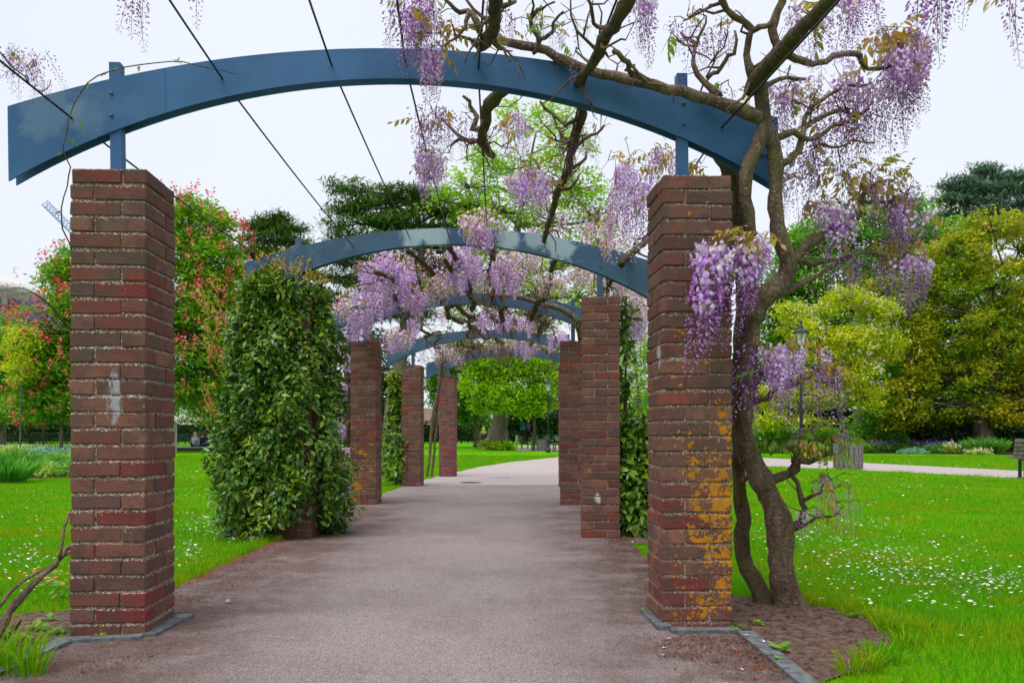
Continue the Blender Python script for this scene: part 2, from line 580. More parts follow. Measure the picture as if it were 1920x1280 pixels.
lawn_sheet()
PATH = [(-2.1, -3), (-2.02, 3.2), (-2.06, 4.7), (-2.1, 7), (-2.12, 10.3), (-1.98, 14), (-1.65, 17.3), (-1.38, 19.3), (-.96, 22.2), (-.1, 26), (1.9, 31.8),
        (4, 35.5), (7, 35), (10, 31), (11.7, 25), (13.1, 20), (14.2, 14), (15, 5), (15, -3),
        (12, -3), (12, 5), (11.6, 12), (10.8, 16.3), (9.3, 19.8), (7.5, 22.4), (5.5, 23.6), (3.6, 23), (2.2, 20), (1.55, 17.2), (1.2, 14), (1.02, 10.3),
        (1.0, 7.2), (1.04, 5.8), (1.08, 3.6), (1.1, 2.9), (1.1, -3)]


def wavy(pts, step=0.25, amp=0.02):
    out = []
    n = len(pts)
    for i in range(n):
        a, b = Vector(pts[i]), Vector(pts[(i + 1) % n])
        k = max(1, int((b - a).length / step))
        for j in range(k):
            p = a.lerp(b, j / k)
            if j: p += Vector((random.gauss(0, amp), random.gauss(0, amp)))
            out.append((p.x, p.y))
    return out


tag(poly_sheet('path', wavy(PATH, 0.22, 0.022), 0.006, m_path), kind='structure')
tag(poly_sheet('paved_area', wavy([(0.2, 45), (2, 42.5), (5, 42), (12, 44), (16, 55), (8, 66), (0.2, 62)], 1, 0.06), 0.006, m_path), kind='structure')
SOIL_R = [(1.09, 4.6), (1.45, 4.45), (1.75, 4.1), (1.82, 3.75), (1.72, 3.45), (1.52, 3.2), (1.3, 3.02), (1.14, 2.9), (1.11, 3.5)]
SOIL_L = [(-2.04, 3.2), (-2.05, 4.15), (-2.3, 4.2), (-2.62, 3.95), (-2.8, 3.5), (-2.9, 3.0), (-2.7, 2.6), (-2.04, 2.6)]
SOIL_R2 = [(1.02, 6.6), (1.42, 6.6), (1.6, 7.2), (1.55, 8.2), (1.02, 8.3)]
SOILS = [SOIL_R, SOIL_L, SOIL_R2]
for q in SOILS:
    tag(poly_sheet('soil_bed', wavy(q, 0.12, 0.02), 0.010, m_soil), kind='structure')
BED_L = [(-15, 15.2), (-9.2, 16.6), (-9.5, 19.5), (-11.2, 24), (-14, 28), (-24, 30), (-24, 15)]
BED_R = [(8.5, 42), (13, 40.5), (17, 38.5), (21.5, 36), (27, 33), (45, 27), (45, 66), (8.5, 62)]
m_mulch = soil_mat('dark_mulch', (0.02, 0.014, 0.01), (0.055, 0.04, 0.025))
tag(poly_sheet('flower_bed', wavy(BED_L, 0.5, 0.05), 0.012, m_mulch), kind='structure')
tag(poly_sheet('flower_bed', wavy(BED_R, 0.5, 0.05), 0.012, m_mulch), kind='structure')


def inside(poly, X, Y):
    r = np.zeros(len(X), bool)
    n = len(poly)
    for i in range(n):
        x1, y1 = poly[i]; x2, y2 = poly[(i + 1) % n]
        c = ((y1 > Y) != (y2 > Y)) & (X < (x2 - x1) * (Y - y1) / (y2 - y1 + 1e-12) + x1)
        r ^= c
    return r


# slate edging strips, each a stone
edging = empty('path_edging')
tag(edging, kind='structure')


def stone(a, b, w=0.075):
    a, b = Vector((a[0], a[1], 0)), Vector((b[0], b[1], 0))
    n = max(1, round((b - a).length / 0.42))
    for i in range(n):
        p, q = a.lerp(b, (i + 0.012) / n), a.lerp(b, (i + 0.988) / n)
        g = GB(); g.bar(p + Vector((0, 0, -0.02)), q + Vector((0, 0, -0.02 + random.uniform(-.002, .003))), w, 0.085)
        g.build('edging_stone', m_slate, edging)


def gxy(px, py):
    g = G(px, py); return (g.x, g.y)


stone(gxy(1212, 1148), gxy(1248, 1184)); stone(gxy(1256, 1187), gxy(1388, 1187), 0.06); stone(gxy(1396, 1190), (1.115, 2.4))
stone(gxy(100, 1206), gxy(268, 1199), 0.06); stone(gxy(276, 1196), gxy(352, 1157)); stone(gxy(118, 1208), (-2.03, 2.4))

# ------------------------------------------------------------------ brick piers
PW, PITCH = 0.345, 0.0755


def brick_meshes():
    out = []
    for v in range(7):
        bm = bmesh.new()
        bmesh.ops.create_cube(bm, size=1.0)
        L, Wd, H = 0.2290, 0.1085, 0.0672
        for q in bm.verts:
            q.co = Vector((q.co.x * L, q.co.y * Wd, q.co.z * H)) + Vector([random.uniform(-0.0022, 0.0022) for _ in range(3)])
        bmesh.ops.bevel(bm, geom=bm.edges[:], offset=random.uniform(0.003, 0.006), segments=1, affect='EDGES', profile=0.6)
        for q in bm.verts:
            q.co += Vector([random.uniform(-0.0012, 0.0012) for _ in range(3)])
        me = bpy.data.meshes.new('brick'); bm.to_mesh(me); bm.free()
        out.append(me)
    return out


BRICKS = {}


def bricks_for(mat):
    if mat.name not in BRICKS:
        ms = brick_meshes()
        for me in ms: me.materials.append(mat)
        BRICKS[mat.name] = ms
    return BRICKS[mat.name]


def pier(cx, cy, rz, mat, label, start=0, top=2.19):
    root = empty('brick_pier', (cx, cy, 0), rz)
    tag(root, label, 'brick pier', 'brick piers of the pergola')
    ms = bricks_for(mat)
    g = GB(); ci = PW - 0.016
    g.box((0, 0, top / 2 - 0.04), (ci, ci, top + 0.06 - 0.01))
    g.build('mortar', m_mortar, root)
    n = 30
    lx, wy = 0.2295, 0.1088
    off = -PW / 2
    for i in range(n):
        z = top - PITCH * (i + 0.5) + 0.004
        hand = (i + start) % 2
        for k in range(4):
            x, y = off + lx / 2, off + wy / 2
            if hand: x = -x
            a = k * PI / 2
            X, Y = x * math.cos(a) - y * math.sin(a), x * math.sin(a) + y * math.cos(a)
            j = 0.0014 if i else 0.003
            link('brick', random.choice(ms), root,
                 loc=(X + random.gauss(0, j), Y + random.gauss(0, j), z + random.gauss(0, 0.0012) - (abs(random.gauss(0, 0.004)) if i == 0 else 0)),
                 rot=(random.gauss(0, .006), random.gauss(0, .006), a + random.gauss(0, 0.008) + (PI if random.random() < .5 else 0)))
    return root


ARCH = [  # left and right front-inner pier corners, pier turn
    ((-1.70, 3.59), (0.735, 3.77), 0.045), ((-1.82, 7.0), (0.631, 7.0), -0.06), ((-1.81, 10.3), (0.642, 10.27), -0.05),
    ((-1.65, 13.95), (0.836, 13.9), -0.07), ((-1.285, 17.15), (1.16, 16.95), -0.12)]
h2 = PW / 2
CEN = []
labels_L = ['big dark brick pier at the near left with a pale paint smear', 'brick pier wrapped in the large glossy evergreen shrub',
            'third brick pier on the left, orange lichen patches and lilac wisteria behind it', 'brick pier left of the bright red pier, with a bushy climber on its left',
            'bright red newer brick pier, smallest and farthest on the left']
labels_R = ['big brick pier at the near right, lower part covered in orange lichen', 'right brick pier with a leafy climber behind and a white drip near its foot',
            'narrow strip of brick pier showing left of the pier with the white drip', 'brick pier on the right mostly hidden behind the third pier of its row', 'farthest right brick pier hidden behind the nearer ones']
matsL = [m_brickL1, m_brick, m_brickL3, m_brick, m_brickL5]
matsR = [m_brickR1, m_brickR2, m_brick, m_brick, m_brickL5]
for i, (l, r, t) in enumerate(ARCH):
    c, s = math.cos(t), math.sin(t)
    cl = (l[0] + (-h2 * c - h2 * s), l[1] + (-h2 * s + h2 * c))
    cr = (r[0] + (h2 * c - h2 * s), r[1] + (h2 * s + h2 * c))
    CEN.append((Vector((*cl, 0)), Vector((*cr, 0))))
    pier(*cl, t, matsL[i], labels_L[i], 0, 2.175 if i == 0 else 2.19)
    pier(*cr, t, matsR[i], labels_R[i], 0, 2.212 if i == 0 else 2.19)

# ------------------------------------------------------------------ curved steel beams
TOPZ = lambda u: 0.943 + 1.902 - 0.0885 * u * u
BOTZ = lambda u: 0.943 + 1.754 - (3.66 - math.sqrt(max(0, 3.66 ** 2 - u * u)))
HALF = 1.885


def plate_mesh(half, mats, th=0.008):
    g = GB(); n = 48; vs = []
    for i in range(n + 1):
        u = -half + 2 * half * i / n
        for y in (-th / 2, th / 2):
            vs.append((u, y, BOTZ(u))); vs.append((u, y, TOPZ(u)))
    fs = []
    for i in range(n):
        a, b = i * 4, i * 4 + 4
        fs += [(a, b, b + 1, a + 1), (a + 2, a + 3, b + 3, b + 2), (a + 1, b + 1, b + 3, a + 3), (a, a + 2, b + 2, b)]
    fs += [(0, 1, 3, 2), (n * 4, n * 4 + 2, n * 4 + 3, n * 4 + 1)]
    g.add(vs, fs)
    return g.mesh('beam_plate', mats)


ULIST = [-1.59, -.885, -.36, 0.0, .36, .885, 1.59]
BEAMPTS = []
beam_lab = ['nearest curved blue-grey steel arch spanning the two big front piers', 'second curved steel arch with chalky white patches, its left end sunk in the evergreen shrub',
            'third curved steel arch draped with lilac wisteria and a woody vine', 'fourth curved steel arch, its left end over the pier between lichened and bright red piers',
            'farthest and smallest steel arch in front of the lime green tree']
pm = {}
for i, (a, b) in enumerate(CEN):
    mid = (a + b) / 2
    d = b - a
    ang = math.atan2(d.y, d.x)
    root = empty('steel_arch', (mid.x, mid.y, 0), ang)
    root.rotation_euler.y = -0.0137 if i == 0 else 0.0
    tag(root, beam_lab[i], 'steel arch', 'curved steel arches of the pergola')
    mt = m_steel1 if i == 0 else (m_steel2 if i == 1 else m_steel)
    me = plate_mesh(HALF, mt)
    link('beam_plate', me, root, loc=(0, -0.0315, 0)); link('beam_plate', me, root, loc=(0, 0.0315, 0))
    hl = d.length / 2
    for sg in (-1, 1):
        g = GB(); g.box((sg * hl, 0, 2.455), (0.052, 0.052, 0.60))
        g.build('post', mt, root)
        for zz in (TOPZ(hl) - 0.075, TOPZ(hl) - 0.18):
            g = GB(); g.smooth = True
            g.lathe([(0.0095, 0), (0.009, 0.004), (0.006, 0.008), (0.002, 0.0095)], n=8)
            o = g.build('bolt', mt, root, loc=(sg * hl - (0.012 if sg < 0 else 0), -0.0356, zz), rot=(PI / 2, 0, 0))
    # little joint seam plate like the welded line near the left post
    g = GB(); g.box((-hl + 0.24, -0.0362, (TOPZ(hl - .24) + BOTZ(hl - .24)) / 2), (0.004, 0.002, TOPZ(hl - .24) - BOTZ(hl - .24) - 0.01))
    g.build('weld_seam', mt, root)
    rot = Matrix.Rotation(ang, 3, 'Z') @ Matrix.Rotation(root.rotation_euler.y, 3, 'Y')
    BEAMPTS.append([mid + rot @ Vector((u, 0, (TOPZ(u) + BOTZ(u)) / 2)) for u in ULIST])
# the arch behind the camera carries the cables on
c0 = Vector((-0.27, 0.45, 0)); r0 = Matrix.Rotation(0.06, 3, 'Z')
PREV = [c0 + r0 @ Vector((u, 0, (TOPZ(u) + BOTZ(u)) / 2)) for u in ULIST]
cab_lab = ['dark steel cable nearest the left ends of the arches', 'second steel cable from the left, running above the left side of the path', 'steel cable left of the crown of the near arch',
           'steel cable through the crown of the arches', 'steel cable right of the crown, overgrown by a hanging woody vine', 'steel cable carrying the crooked wisteria limb on the right half of the near arch',
           'steel cable at the right ends of the arches beside the big wisteria']
for k in range(7):
    g = GB()
    pts = [PREV[k]] + [BEAMPTS[i][k] for i in range(5)]
    q = []
    for a, b in zip(pts[:-1], pts[1:]):
        for j in range(6):
            t = j / 6
            q.append(a.lerp(b, t) - Vector((0, 0, 0.05 * 4 * t * (1 - t) * 0.4)))
    q.append(pts[-1])
    g.tube(q, 0.0052, 6)
    tag(g.build('support_cable', m_cable), cab_lab[k], 'steel cable', 'steel cables between the arches')


def cab(k, s):
    """point on cable k; s = 0 behind the camera, 1 at the first arch, 2 at the second ..."""
    pts = [PREV[k]] + [BEAMPTS[i][k] for i in range(5)]
    i = min(4, max(0, int(s))); return pts[i].lerp(pts[i + 1], s - i)


# ------------------------------------------------------------------ leaves and blossom meshes
def frames(axis, up):
    """rotation matrices with X along axis and Z as near as possible to up"""
    X = axis / (np.linalg.norm(axis, axis=1, keepdims=True) + 1e-9)
    Y = np.cross(up, X); Y /= (np.linalg.norm(Y, axis=1, keepdims=True) + 1e-9)
    Z = np.cross(X, Y)
    return np.stack([X, Y, Z], axis=2)


def scatter(tv, tf, P, R, S):
    """copies of a template (verts tv, faces tf) at points P, rotations R, scales S (n,) or (n,3)"""
    tv = np.asarray(tv, float); tf = np.asarray(tf, int)
    n = len(P)
    S = np.asarray(S, float)
    if S.ndim == 1: S = np.repeat(S[:, None], 3, 1)
    V = np.einsum('nij,nkj->nki', R, tv[None] * S[:, None, :]) + P[:, None, :]
    Fc = tf[None] + (np.arange(n) * len(tv))[:, None, None]
    return V.reshape(-1, 3), Fc.reshape(-1, tf.shape[1])


LEAF2 = ([(0, 0, 0), (.45, .22, .05), (1, 0, -.03), (.45, -.22, .05)], [(0, 1, 2), (0, 2, 3)])                     # far leaf
LEAF8 = ([(0, 0, 0), (.18, .15, .03), (.46, .24, .05), (.78, .14, .0), (1.05, 0, -.12), (.78, -.14, .0), (.46, -.24, .05), (.18, -.15, .03), (.5, 0, -.01)],
         [(0, 1, 8), (1, 2, 8), (2, 3, 8), (3, 4, 8), (4, 5, 8), (5, 6, 8), (6, 7, 8), (7, 0, 8)])                  # near leaf
NEEDLE = ([(0, 0, 0), (.4, .09, .03), (1, 0, 0), (.4, -.09, .03)], [(0, 1, 2), (0, 2, 3)])


def rand_dirs(n, zbias=0.0, zs=1.0):
    v = rng.normal(size=(n, 3)); v[:, 2] = v[:, 2] * zs + zbias
    return v / np.linalg.norm(v, axis=1, keepdims=True)


m_pale = leaf_mat('wisteria_banner', [(0.64, 0.45, 0.90), (0.77, 0.63, 0.95), (0.90, 0.83, 0.97), (0.70, 0.52, 0.92)], 0.35, 0.6, 0.1, 3, (0.92, .88, 1.0))
m_lilac = leaf_mat('wisteria_lilac', [(0.54, 0.26, 0.86), (0.64, 0.36, 0.90), (0.48, 0.18, 0.80), (0.70, 0.44, 0.90)], 0.3, 0.6, 0.1, 3, (1.1, .95, 1.0))
m_purple = leaf_mat('wisteria_bud', [(0.32, 0.12, 0.50), (0.46, 0.19, 0.66), (0.56, 0.28, 0.74), (0.26, 0.10, 0.38)], 0.2, 0.6, 0.15, 3, (1.1, .95, 1.0))
m_pinkish = leaf_mat('faded_wisteria_bud', [(0.64, 0.32, 0.76), (0.70, 0.42, 0.74), (0.56, 0.38, 0.42), (0.74, 0.60, 0.34)], 0.3, 0.7, 0.1, 3)
m_stalk = plain('blossom_stalk', (0.12, 0.075, 0.05), 0.7)
m_bronze = leaf_mat('bronze_young_leaf', [(0.40, 0.29, 0.05), (0.52, 0.32, 0.08), (0.30, 0.32, 0.04), (0.52, 0.24, 0.07), (0.42, 0.30, 0.10)], 0.4, 0.5, 0.3, 4, (1.05, 0.85, 0.6))
m_freshleaf = leaf_mat('fresh_green_leaf', [(0.10, 0.24, 0.02), (0.16, 0.32, 0.025), (0.22, 0.34, 0.04)], 0.4, 0.5, 0.3, 4)


def raceme_mesh(L, n, openf, width=0.034, fat=1.0, pal=0):
    """a hanging wisteria raceme: opened florets with pale banners above, buds thinning to a tip below"""
    g = GB()
    bend = random.uniform(-.12, .12), random.uniform(-.12, .12)
    ax = lambda t: Vector((bend[0] * L * t * t, bend[1] * L * t * t, -L * t))
    g.cur = 3
    g.tube([ax(i / 6) for i in range(7)], [0.0016 * (1 - .6 * i / 6) for i in range(7)], 3, False)
    for i in range(n):
        t = 0.03 + 0.97 * (i / n) ** 0.92
        a = i * 2.399 + random.uniform(-.4, .4)
        w = width * (1 - t) ** 0.65 * random.uniform(.75, 1.15) + 0.004
        out = Vector((math.cos(a), math.sin(a), random.uniform(-.35, .15)))
        c = ax(t) + out * w
        if random.random() < 0.8:
            g.cur = 3
            side = out.cross(Vector((0, 0, 1))).normalized() * 0.0007
            g.add([ax(t) - side, ax(t) + side, c], [(0, 1, 2)])
        if t < openf:
            k = fat * random.uniform(.8, 1.15) * (1 - .35 * t / max(openf, .01))
            q = out.to_track_quat('Z', 'Y').to_matrix() @ Matrix.Rotation(random.uniform(-.5, .5), 3, 'X')
            g.cur = 0 if random.random() < .68 else 1
            r = .0118 * k                                             # banner petal: a bent round standard
            vs = [q @ Vector((0, 0, 0.003))]
            for j in range(7):
                b = j / 7 * 2 * PI
                vs.append(q @ Vector((r * math.cos(b), r * math.sin(b) * 1.05 + .003, -.004 * abs(math.cos(b)) * k - 0.002 * math.sin(b * 3))))
            g.add([v + c for v in vs], [(0, j, j % 7 + 1) for j in range(1, 8)])
            g.cur = 2 if random.random() < .5 else 1                   # keel
            kk = [Vector((0, -.002, .002)), Vector((.0045 * k, -.007 * k, .006 * k)), Vector((0, -.015 * k, .008 * k)), Vector((-.0045 * k, -.007 * k, .006 * k)), Vector((0, -.007 * k, .0125 * k))]
            g.add([q @ v + c for v in kk], [(0, 1, 4), (1, 2, 4), (2, 3, 4), (3, 0, 4)])
        else:
            g.cur = (2 if random.random() < .75 else 1) if pal == 0 else (1 if random.random() < .5 else 0)
            k = fat * (1.15 - .75 * t) * random.uniform(.85, 1.15)
            dr = (out + Vector((0, 0, -0.7))).normalized()
            sd = dr.orthogonal().normalized(); s2 = dr.cross(sd)
            l, r = .0195 * k, .0046 * k
            vs = [c, c + dr * l * .45 + sd * r, c + dr * l * .45 + s2 * r, c + dr * l * .45 - sd * r, c + dr * l * .45 - s2 * r, c + dr * l]
            g.add(vs, [(0, 2, 1), (0, 3, 2), (0, 4, 3), (0, 1, 4), (5, 1, 2), (5, 2, 3), (5, 3, 4), (5, 4, 1)])
    return g.mesh('raceme', [m_pale if pal == 0 else m_pale, m_lilac, m_purple, m_stalk])


RAC = {
    'open': [raceme_mesh(random.uniform(.26, .36), 78, .62, .044, 1.15) for _ in range(4)],
    'mix': [raceme_mesh(random.uniform(.26, .36), 62, .28, .036, 1.0) for _ in range(4)],
    'bud': [raceme_mesh(random.uniform(.2, .34), 38, .0, .030, 1.0) for _ in range(5)],
    'far': [raceme_mesh(random.uniform(.28, .36), 46, .75, .05, 1.7) for _ in range(4)],
    'pink': [raceme_mesh(random.uniform(.16, .24), 34, .15, .05, 1.6, 1) for _ in range(4)],
}
for me in RAC['pink']:
    me.materials[1] = m_pinkish


def pinnate_mesh(L, nl, mat, droop=.5, wide=.3):
    """a compound leaf: thin stalk with paired leaflets hanging from it"""
    g = GB(); g.cur = 1
    ax = lambda t: Vector((L * t, 0, -L * droop * t * t))
    g.tube([ax(i / 4) for i in range(5)], .0014, 3, False)
    g.cur = 0
    tv, tf = LEAF8
    items = []
    for i in range(nl):
        t = .3 + .68 * i / nl
        for s in (-1, 1): items.append((t, s))
    items.append((1.0, 0))
    for t, s in items:
        l = L * wide * random.uniform(.8, 1.15) * (1.1 - .3 * t)
        d = Vector((.45, s * random.uniform(.35, .75), -random.uniform(.6, 1.6)))
        if s == 0: d = Vector((1, 0, -1))
        d.normalize()
        y = Vector((0, 0, 1)).cross(d).normalized(); z = d.cross(y)
        g.add([ax(t) + d * v[0] * l + y * v[1] * l * .85 + z * v[2] * l for v in tv], tf)
    return g.mesh('leaf', [mat, m_stalk])


PINB = [pinnate_mesh(random.uniform(.10, .16), 3, m_bronze, .6, .42) for _ in range(4)]
PING = [pinnate_mesh(random.uniform(.12, .18), 4, m_freshleaf, .3, .34) for _ in range(3)]


# ------------------------------------------------------------------ wisteria vines
class Vine:
    def __init__(self, name, base, label, group='wisteria vines trained over the pergola', cat='wisteria'):
        self.root = empty(name, base)
        self.b = Vector(base)
        tag(self.root, label, cat, group)
        self.pts = []; self.trunks = []; self.nr = 0; self.nl = 0
        self.twigs = GB(); self.twigs.smooth = True
        self.extra_l = []
        self.extra = []                                                # racemes past the first 300

    def stem(self, pts, name='branch', mat=None, step=.05, jit=.004, n=8, knob=0.0):
        """pts: (Vector, radius) list"""
        q = smooth_line([(p.x, p.y, p.z, r) for p, r in pts], step, jit)
        g = GB(); g.smooth = True
        rad = q[:, 3] * (1 + rng.normal(0, .045, len(q)))
        if knob:
            ph = rng.uniform(0, 9)
            s = np.arange(len(q)) * step
            rad = rad * (1 + knob * np.sin(s * 11 + ph) * np.sin(s * 27 + 2 * ph))
        if name == 'trunk': rad = np.where(rad > .05, rad * .86, rad * .94)
        rel = q[:, :3] - np.array(self.b)
        g.tube(rel, np.maximum(rad, .0012), n)
        g.build(name, mat or m_bark, self.root)
        self.pts += [(p, r) for p, r in zip(q[:, :3], rad)]
        return q

    def gnarl(self, p, d, L, r0, depth=0):
        """a crooked spur that twists, kinks and forks"""
        P = [Vector(p)]; d = Vector(d).normalized(); n = max(3, int(L / .035)); R = [r0]
        for i in range(n):
            if i % 2 == 0: d = (d + Vector(rng.normal(0, .55, 3))).normalized()
            P.append(P[-1] + d * .035 * random.uniform(.7, 1.3)); R.append(r0 * (1 - .62 * (i + 1) / n))
            if depth < 2 and i > 0 and random.random() < .24:
                self.gnarl(P[-1], d + Vector(rng.normal(0, .9, 3)), L * random.uniform(.35, .6), R[-1] * .8, depth + 1)
        self.twigs.tube([q - self.b for q in P], R, 5)
        self.pts += [(np.array(q), r) for q, r in zip(P, R)]
        return P[-1]

    def spurs(self, n, L=(.12, .35), r=(.004, .008), sel=None, up=0.0):
        base = [x for x in self.pts if sel is None or sel(x[0])]
        if not base: return
        for _ in range(n):
            p, rr = random.choice(base)
            d = Vector(rng.normal(0, 1, 3)); d.z += up
            self.gnarl(p, d, random.uniform(*L), min(rr * .6, random.uniform(*r)))

    def grow_to(self, targets, r=.0026):
        """greedy twigs from the nearest existing wood to every target, growing outwards"""
        T = np.array([list(t) for t in targets]); S = np.array([p for p, _ in self.pts])
        dist = np.full(len(T), 9e9); near = np.zeros(len(T), int)
        for i in range(len(T)):
            d = np.linalg.norm(S - T[i], axis=1); near[i] = d.argmin(); dist[i] = d.min()
        left = set(range(len(T)))
        while left:
            i = min(left, key=lambda k: dist[k]); left.discard(i)
            a, b = S[near[i]], T[i]
            L = dist[i]; k = max(2, int(L / .05))
            mid = np.array([0, 0, 1.0]) * L * .16
            seg = np.array([a + (b - a) * t + mid * 4 * t * (1 - t) for t in np.linspace(0, 1, k + 1)])
            if k > 2: seg[1:-1] += rng.normal(0, .011, (k - 1, 3))
            rr = np.linspace(r + .0035 * min(1, L), r * .7, k + 1)
            self.twigs.tube(seg - np.array(self.b), list(rr), 4, False)
            self.pts += [(q, w) for q, w in zip(seg, rr)]
            n0 = len(S); S = np.vstack([S, seg])
            for j in left:
                d = np.linalg.norm(seg - T[j], axis=1)
                if d.min() < dist[j]: dist[j] = d.min(); near[j] = n0 + d.argmin()

    def place(self, kind, p, s=1.0, tilt=.15):
        me = random.choice(RAC[kind])
        rel = Vector(p) - self.b
        rot = (random.gauss(0, tilt), random.gauss(0, tilt), random.uniform(0, 2 * PI))
        if self.nr < 295:
            link('raceme', me, self.root, loc=rel, rot=rot, scale=s)
        else:
            self.extra.append((me, rel, rot, s))
        self.nr += 1

    def leafy(self, p, mats=None, s=1.0):
        rel = Vector(p) - self.b
        me = random.choice(mats or PINB)
        rot = (random.gauss(0, .4), random.gauss(0.1, .5), random.uniform(0, 2 * PI))
        if self.nl < 290: link('leaf', me, self.root, loc=rel, rot=rot, scale=s)
        else: self.extra_l.append((me, rel, rot, s))
        self.nl += 1

    def clusters(self, specs, leaf_ratio=.35, twigs=True):
        """specs: (px, py, rx, ry, count, depth0, depth1, kind, scale) of raceme tops"""
        tg = []; todo = []
        for (px, py, rx, ry, n, d0, d1, kind, sc) in specs:
            for _ in range(n):
                a, rr = random.uniform(0, 2 * PI), math.sqrt(random.random())
                p = W(px + rx * rr * math.cos(a), py + ry * rr * math.sin(a), random.uniform(d0, d1))
                tg.append(p); todo.append((kind, p, sc * random.uniform(.75, 1.2)))
        if twigs: self.grow_to(tg)
        for kind, p, s in todo:
            self.place(kind, p, s)
            if random.random() < leaf_ratio:
                self.leafy(p + Vector(rng.normal(0, .035, 3)), PINB if random.random() < .8 else PING, random.uniform(.5, .95))

    def finish(self):
        if self.twigs.v: self.twigs.build('twig', m_twig, self.root)['kind'] = 'stuff'
        for items, name in ((self.extra, 'blossom'), (self.extra_l, 'foliage')):
            by = {}
            for it in items: by.setdefault(tuple(m.name for m in it[0].materials), []).append(it)
            for its in by.values():
                bm = bmesh.new()
                for me, rel, rot, sc_ in its:
                    n0 = len(bm.verts)
                    bm.from_mesh(me)
                    bm.verts.ensure_lookup_table()
                    M = Matrix.LocRotScale(rel, Matrix.Rotation(rot[2], 3, 'Z').to_quaternion(), Vector((sc_, sc_, sc_)))
                    bmesh.ops.transform(bm, matrix=M, verts=bm.verts[n0:])
                me = bpy.data.meshes.new(name); bm.to_mesh(me); bm.free()
                for k in its[0][0].materials: me.materials.append(k)
                link(name, me, self.root)['kind'] = 'stuff'


def WZ(px, py, z):
    """point under a pixel at height z"""
    return W(px, py, (z - EYE) * F / (HZ - py))


R = lambda px, py, d, r: (W(px, py, d), r)

# --- the big old wisteria at the near right pier
v = Vine('wisteria', (1.47, 4.22, 0), 'old gnarled wisteria with twisted double trunk beside the near right pier')
v.stem([R(1486, 1150, 4.22, .12), R(1478, 1120, 4.22, .095), R(1466, 1080, 4.2, .079), R(1464, 1020, 4.2, .077), R(1463, 985, 4.18, .083), R(1448, 940, 4.18, .073), R(1426, 895, 4.15, .07),
        R(1404, 850, 4.12, .068), R(1393, 800, 4.1, .062), R(1396, 740, 4.08, .065), R(1404, 680, 4.06, .058), R(1406, 620, 4.05, .062), R(1420, 570, 4.0, .068), R(1452, 542, 3.97, .064),
        R(1476, 515, 3.95, .052), R(1478, 485, 3.93, .045), R(1464, 450, 3.9, .042), R(1455, 410, 3.88, .04), R(1453, 370, 3.87, .041), R(1456, 320, 3.85, .041), R(1450, 275, 3.83, .039), R(1436, 240, 3.82, .040)],
       'trunk', n=14, knob=.10, step=.035, jit=.003)
v.stem([R(1438, 1146, 4.32, .09), R(1424, 1105, 4.32, .058), R(1402, 1065, 4.33, .058), R(1392, 1020, 4.34, .05), R(1395, 975, 4.34, .044), R(1388, 930, 4.34, .042), R(1384, 870, 4.34, .04), R(1388, 780, 4.3, .036),
        R(1386, 660, 4.28, .036), R(1392, 560, 4.25, .036), R(1386, 470, 4.22, .036), R(1382, 400, 4.2, .044), R(1378, 350, 4.18, .05), R(1362, 308, 4.17, .05), R(1340, 280, 4.2, .04)], 'trunk', m_bark_dark, n=12, knob=.09)
v.stem([R(1418, 575, 4.02, .05), R(1402, 520, 3.98, .036), R(1408, 460, 3.92, .034), R(1402, 400, 3.88, .036), R(1395, 350, 3.85, .036), R(1408, 300, 3.83, .036), R(1428, 262, 3.82, .036), R(1434, 235, 3.82, .038),
        R(1432, 200, 3.82, .036), R(1424, 165, 3.8, .04), R(1418, 150, 3.78, .042)], 'trunk', n=12, knob=.1)
v.stem([R(1404, 175, 3.78, .03), R(1418, 150, 3.76, .04), R(1450, 112, 3.6, .036), R(1490, 70, 3.4, .033), R(1535, 22, 3.2, .03), R(1580, -30, 3.0, .028), R(1640, -110, 2.8, .025)], 'branch', m_bark_dark, n=10, knob=.08)
v.stem([R(1436, 225, 3.82, .034), R(1400, 212, 3.8, .034), R(1370, 202, 3.8, .032), R(1330, 187, 3.8, .029), R(1278, 172, 3.82, .027), R(1228, 161, 3.82, .026), R(1177, 148, 3.83, .026), R(1127, 138, 3.83, .025),
        R(1077, 124, 3.83, .024), R(1026, 97, 3.85, .023), R(976, 84, 3.85, .021), R(925, 72, 3.85, .02)], 'branch', n=10, knob=.07)
v.stem([R(1212, -60, 2.75, .026), R(1177, 0, 3.05, .027), R(1155, 38, 3.2, .028), R(1137, 67, 3.35, .028), R(1118, 108, 3.6, .026), R(1103, 131, 3.72, .024), R(1088, 150, 3.78, .022), R(1083, 157, 3.85, .02)], 'branch', m_bark_dark, n=10, knob=.12)
v.stem([R(928, -60, 2.6, .026), R(929, 0, 2.95, .026), R(928, 44, 3.3, .027), R(916, 72, 3.55, .027), R(902, 87, 3.7, .024), R(890, 80, 3.8, .02)], 'branch', m_bark_dark, n=10, knob=.12)
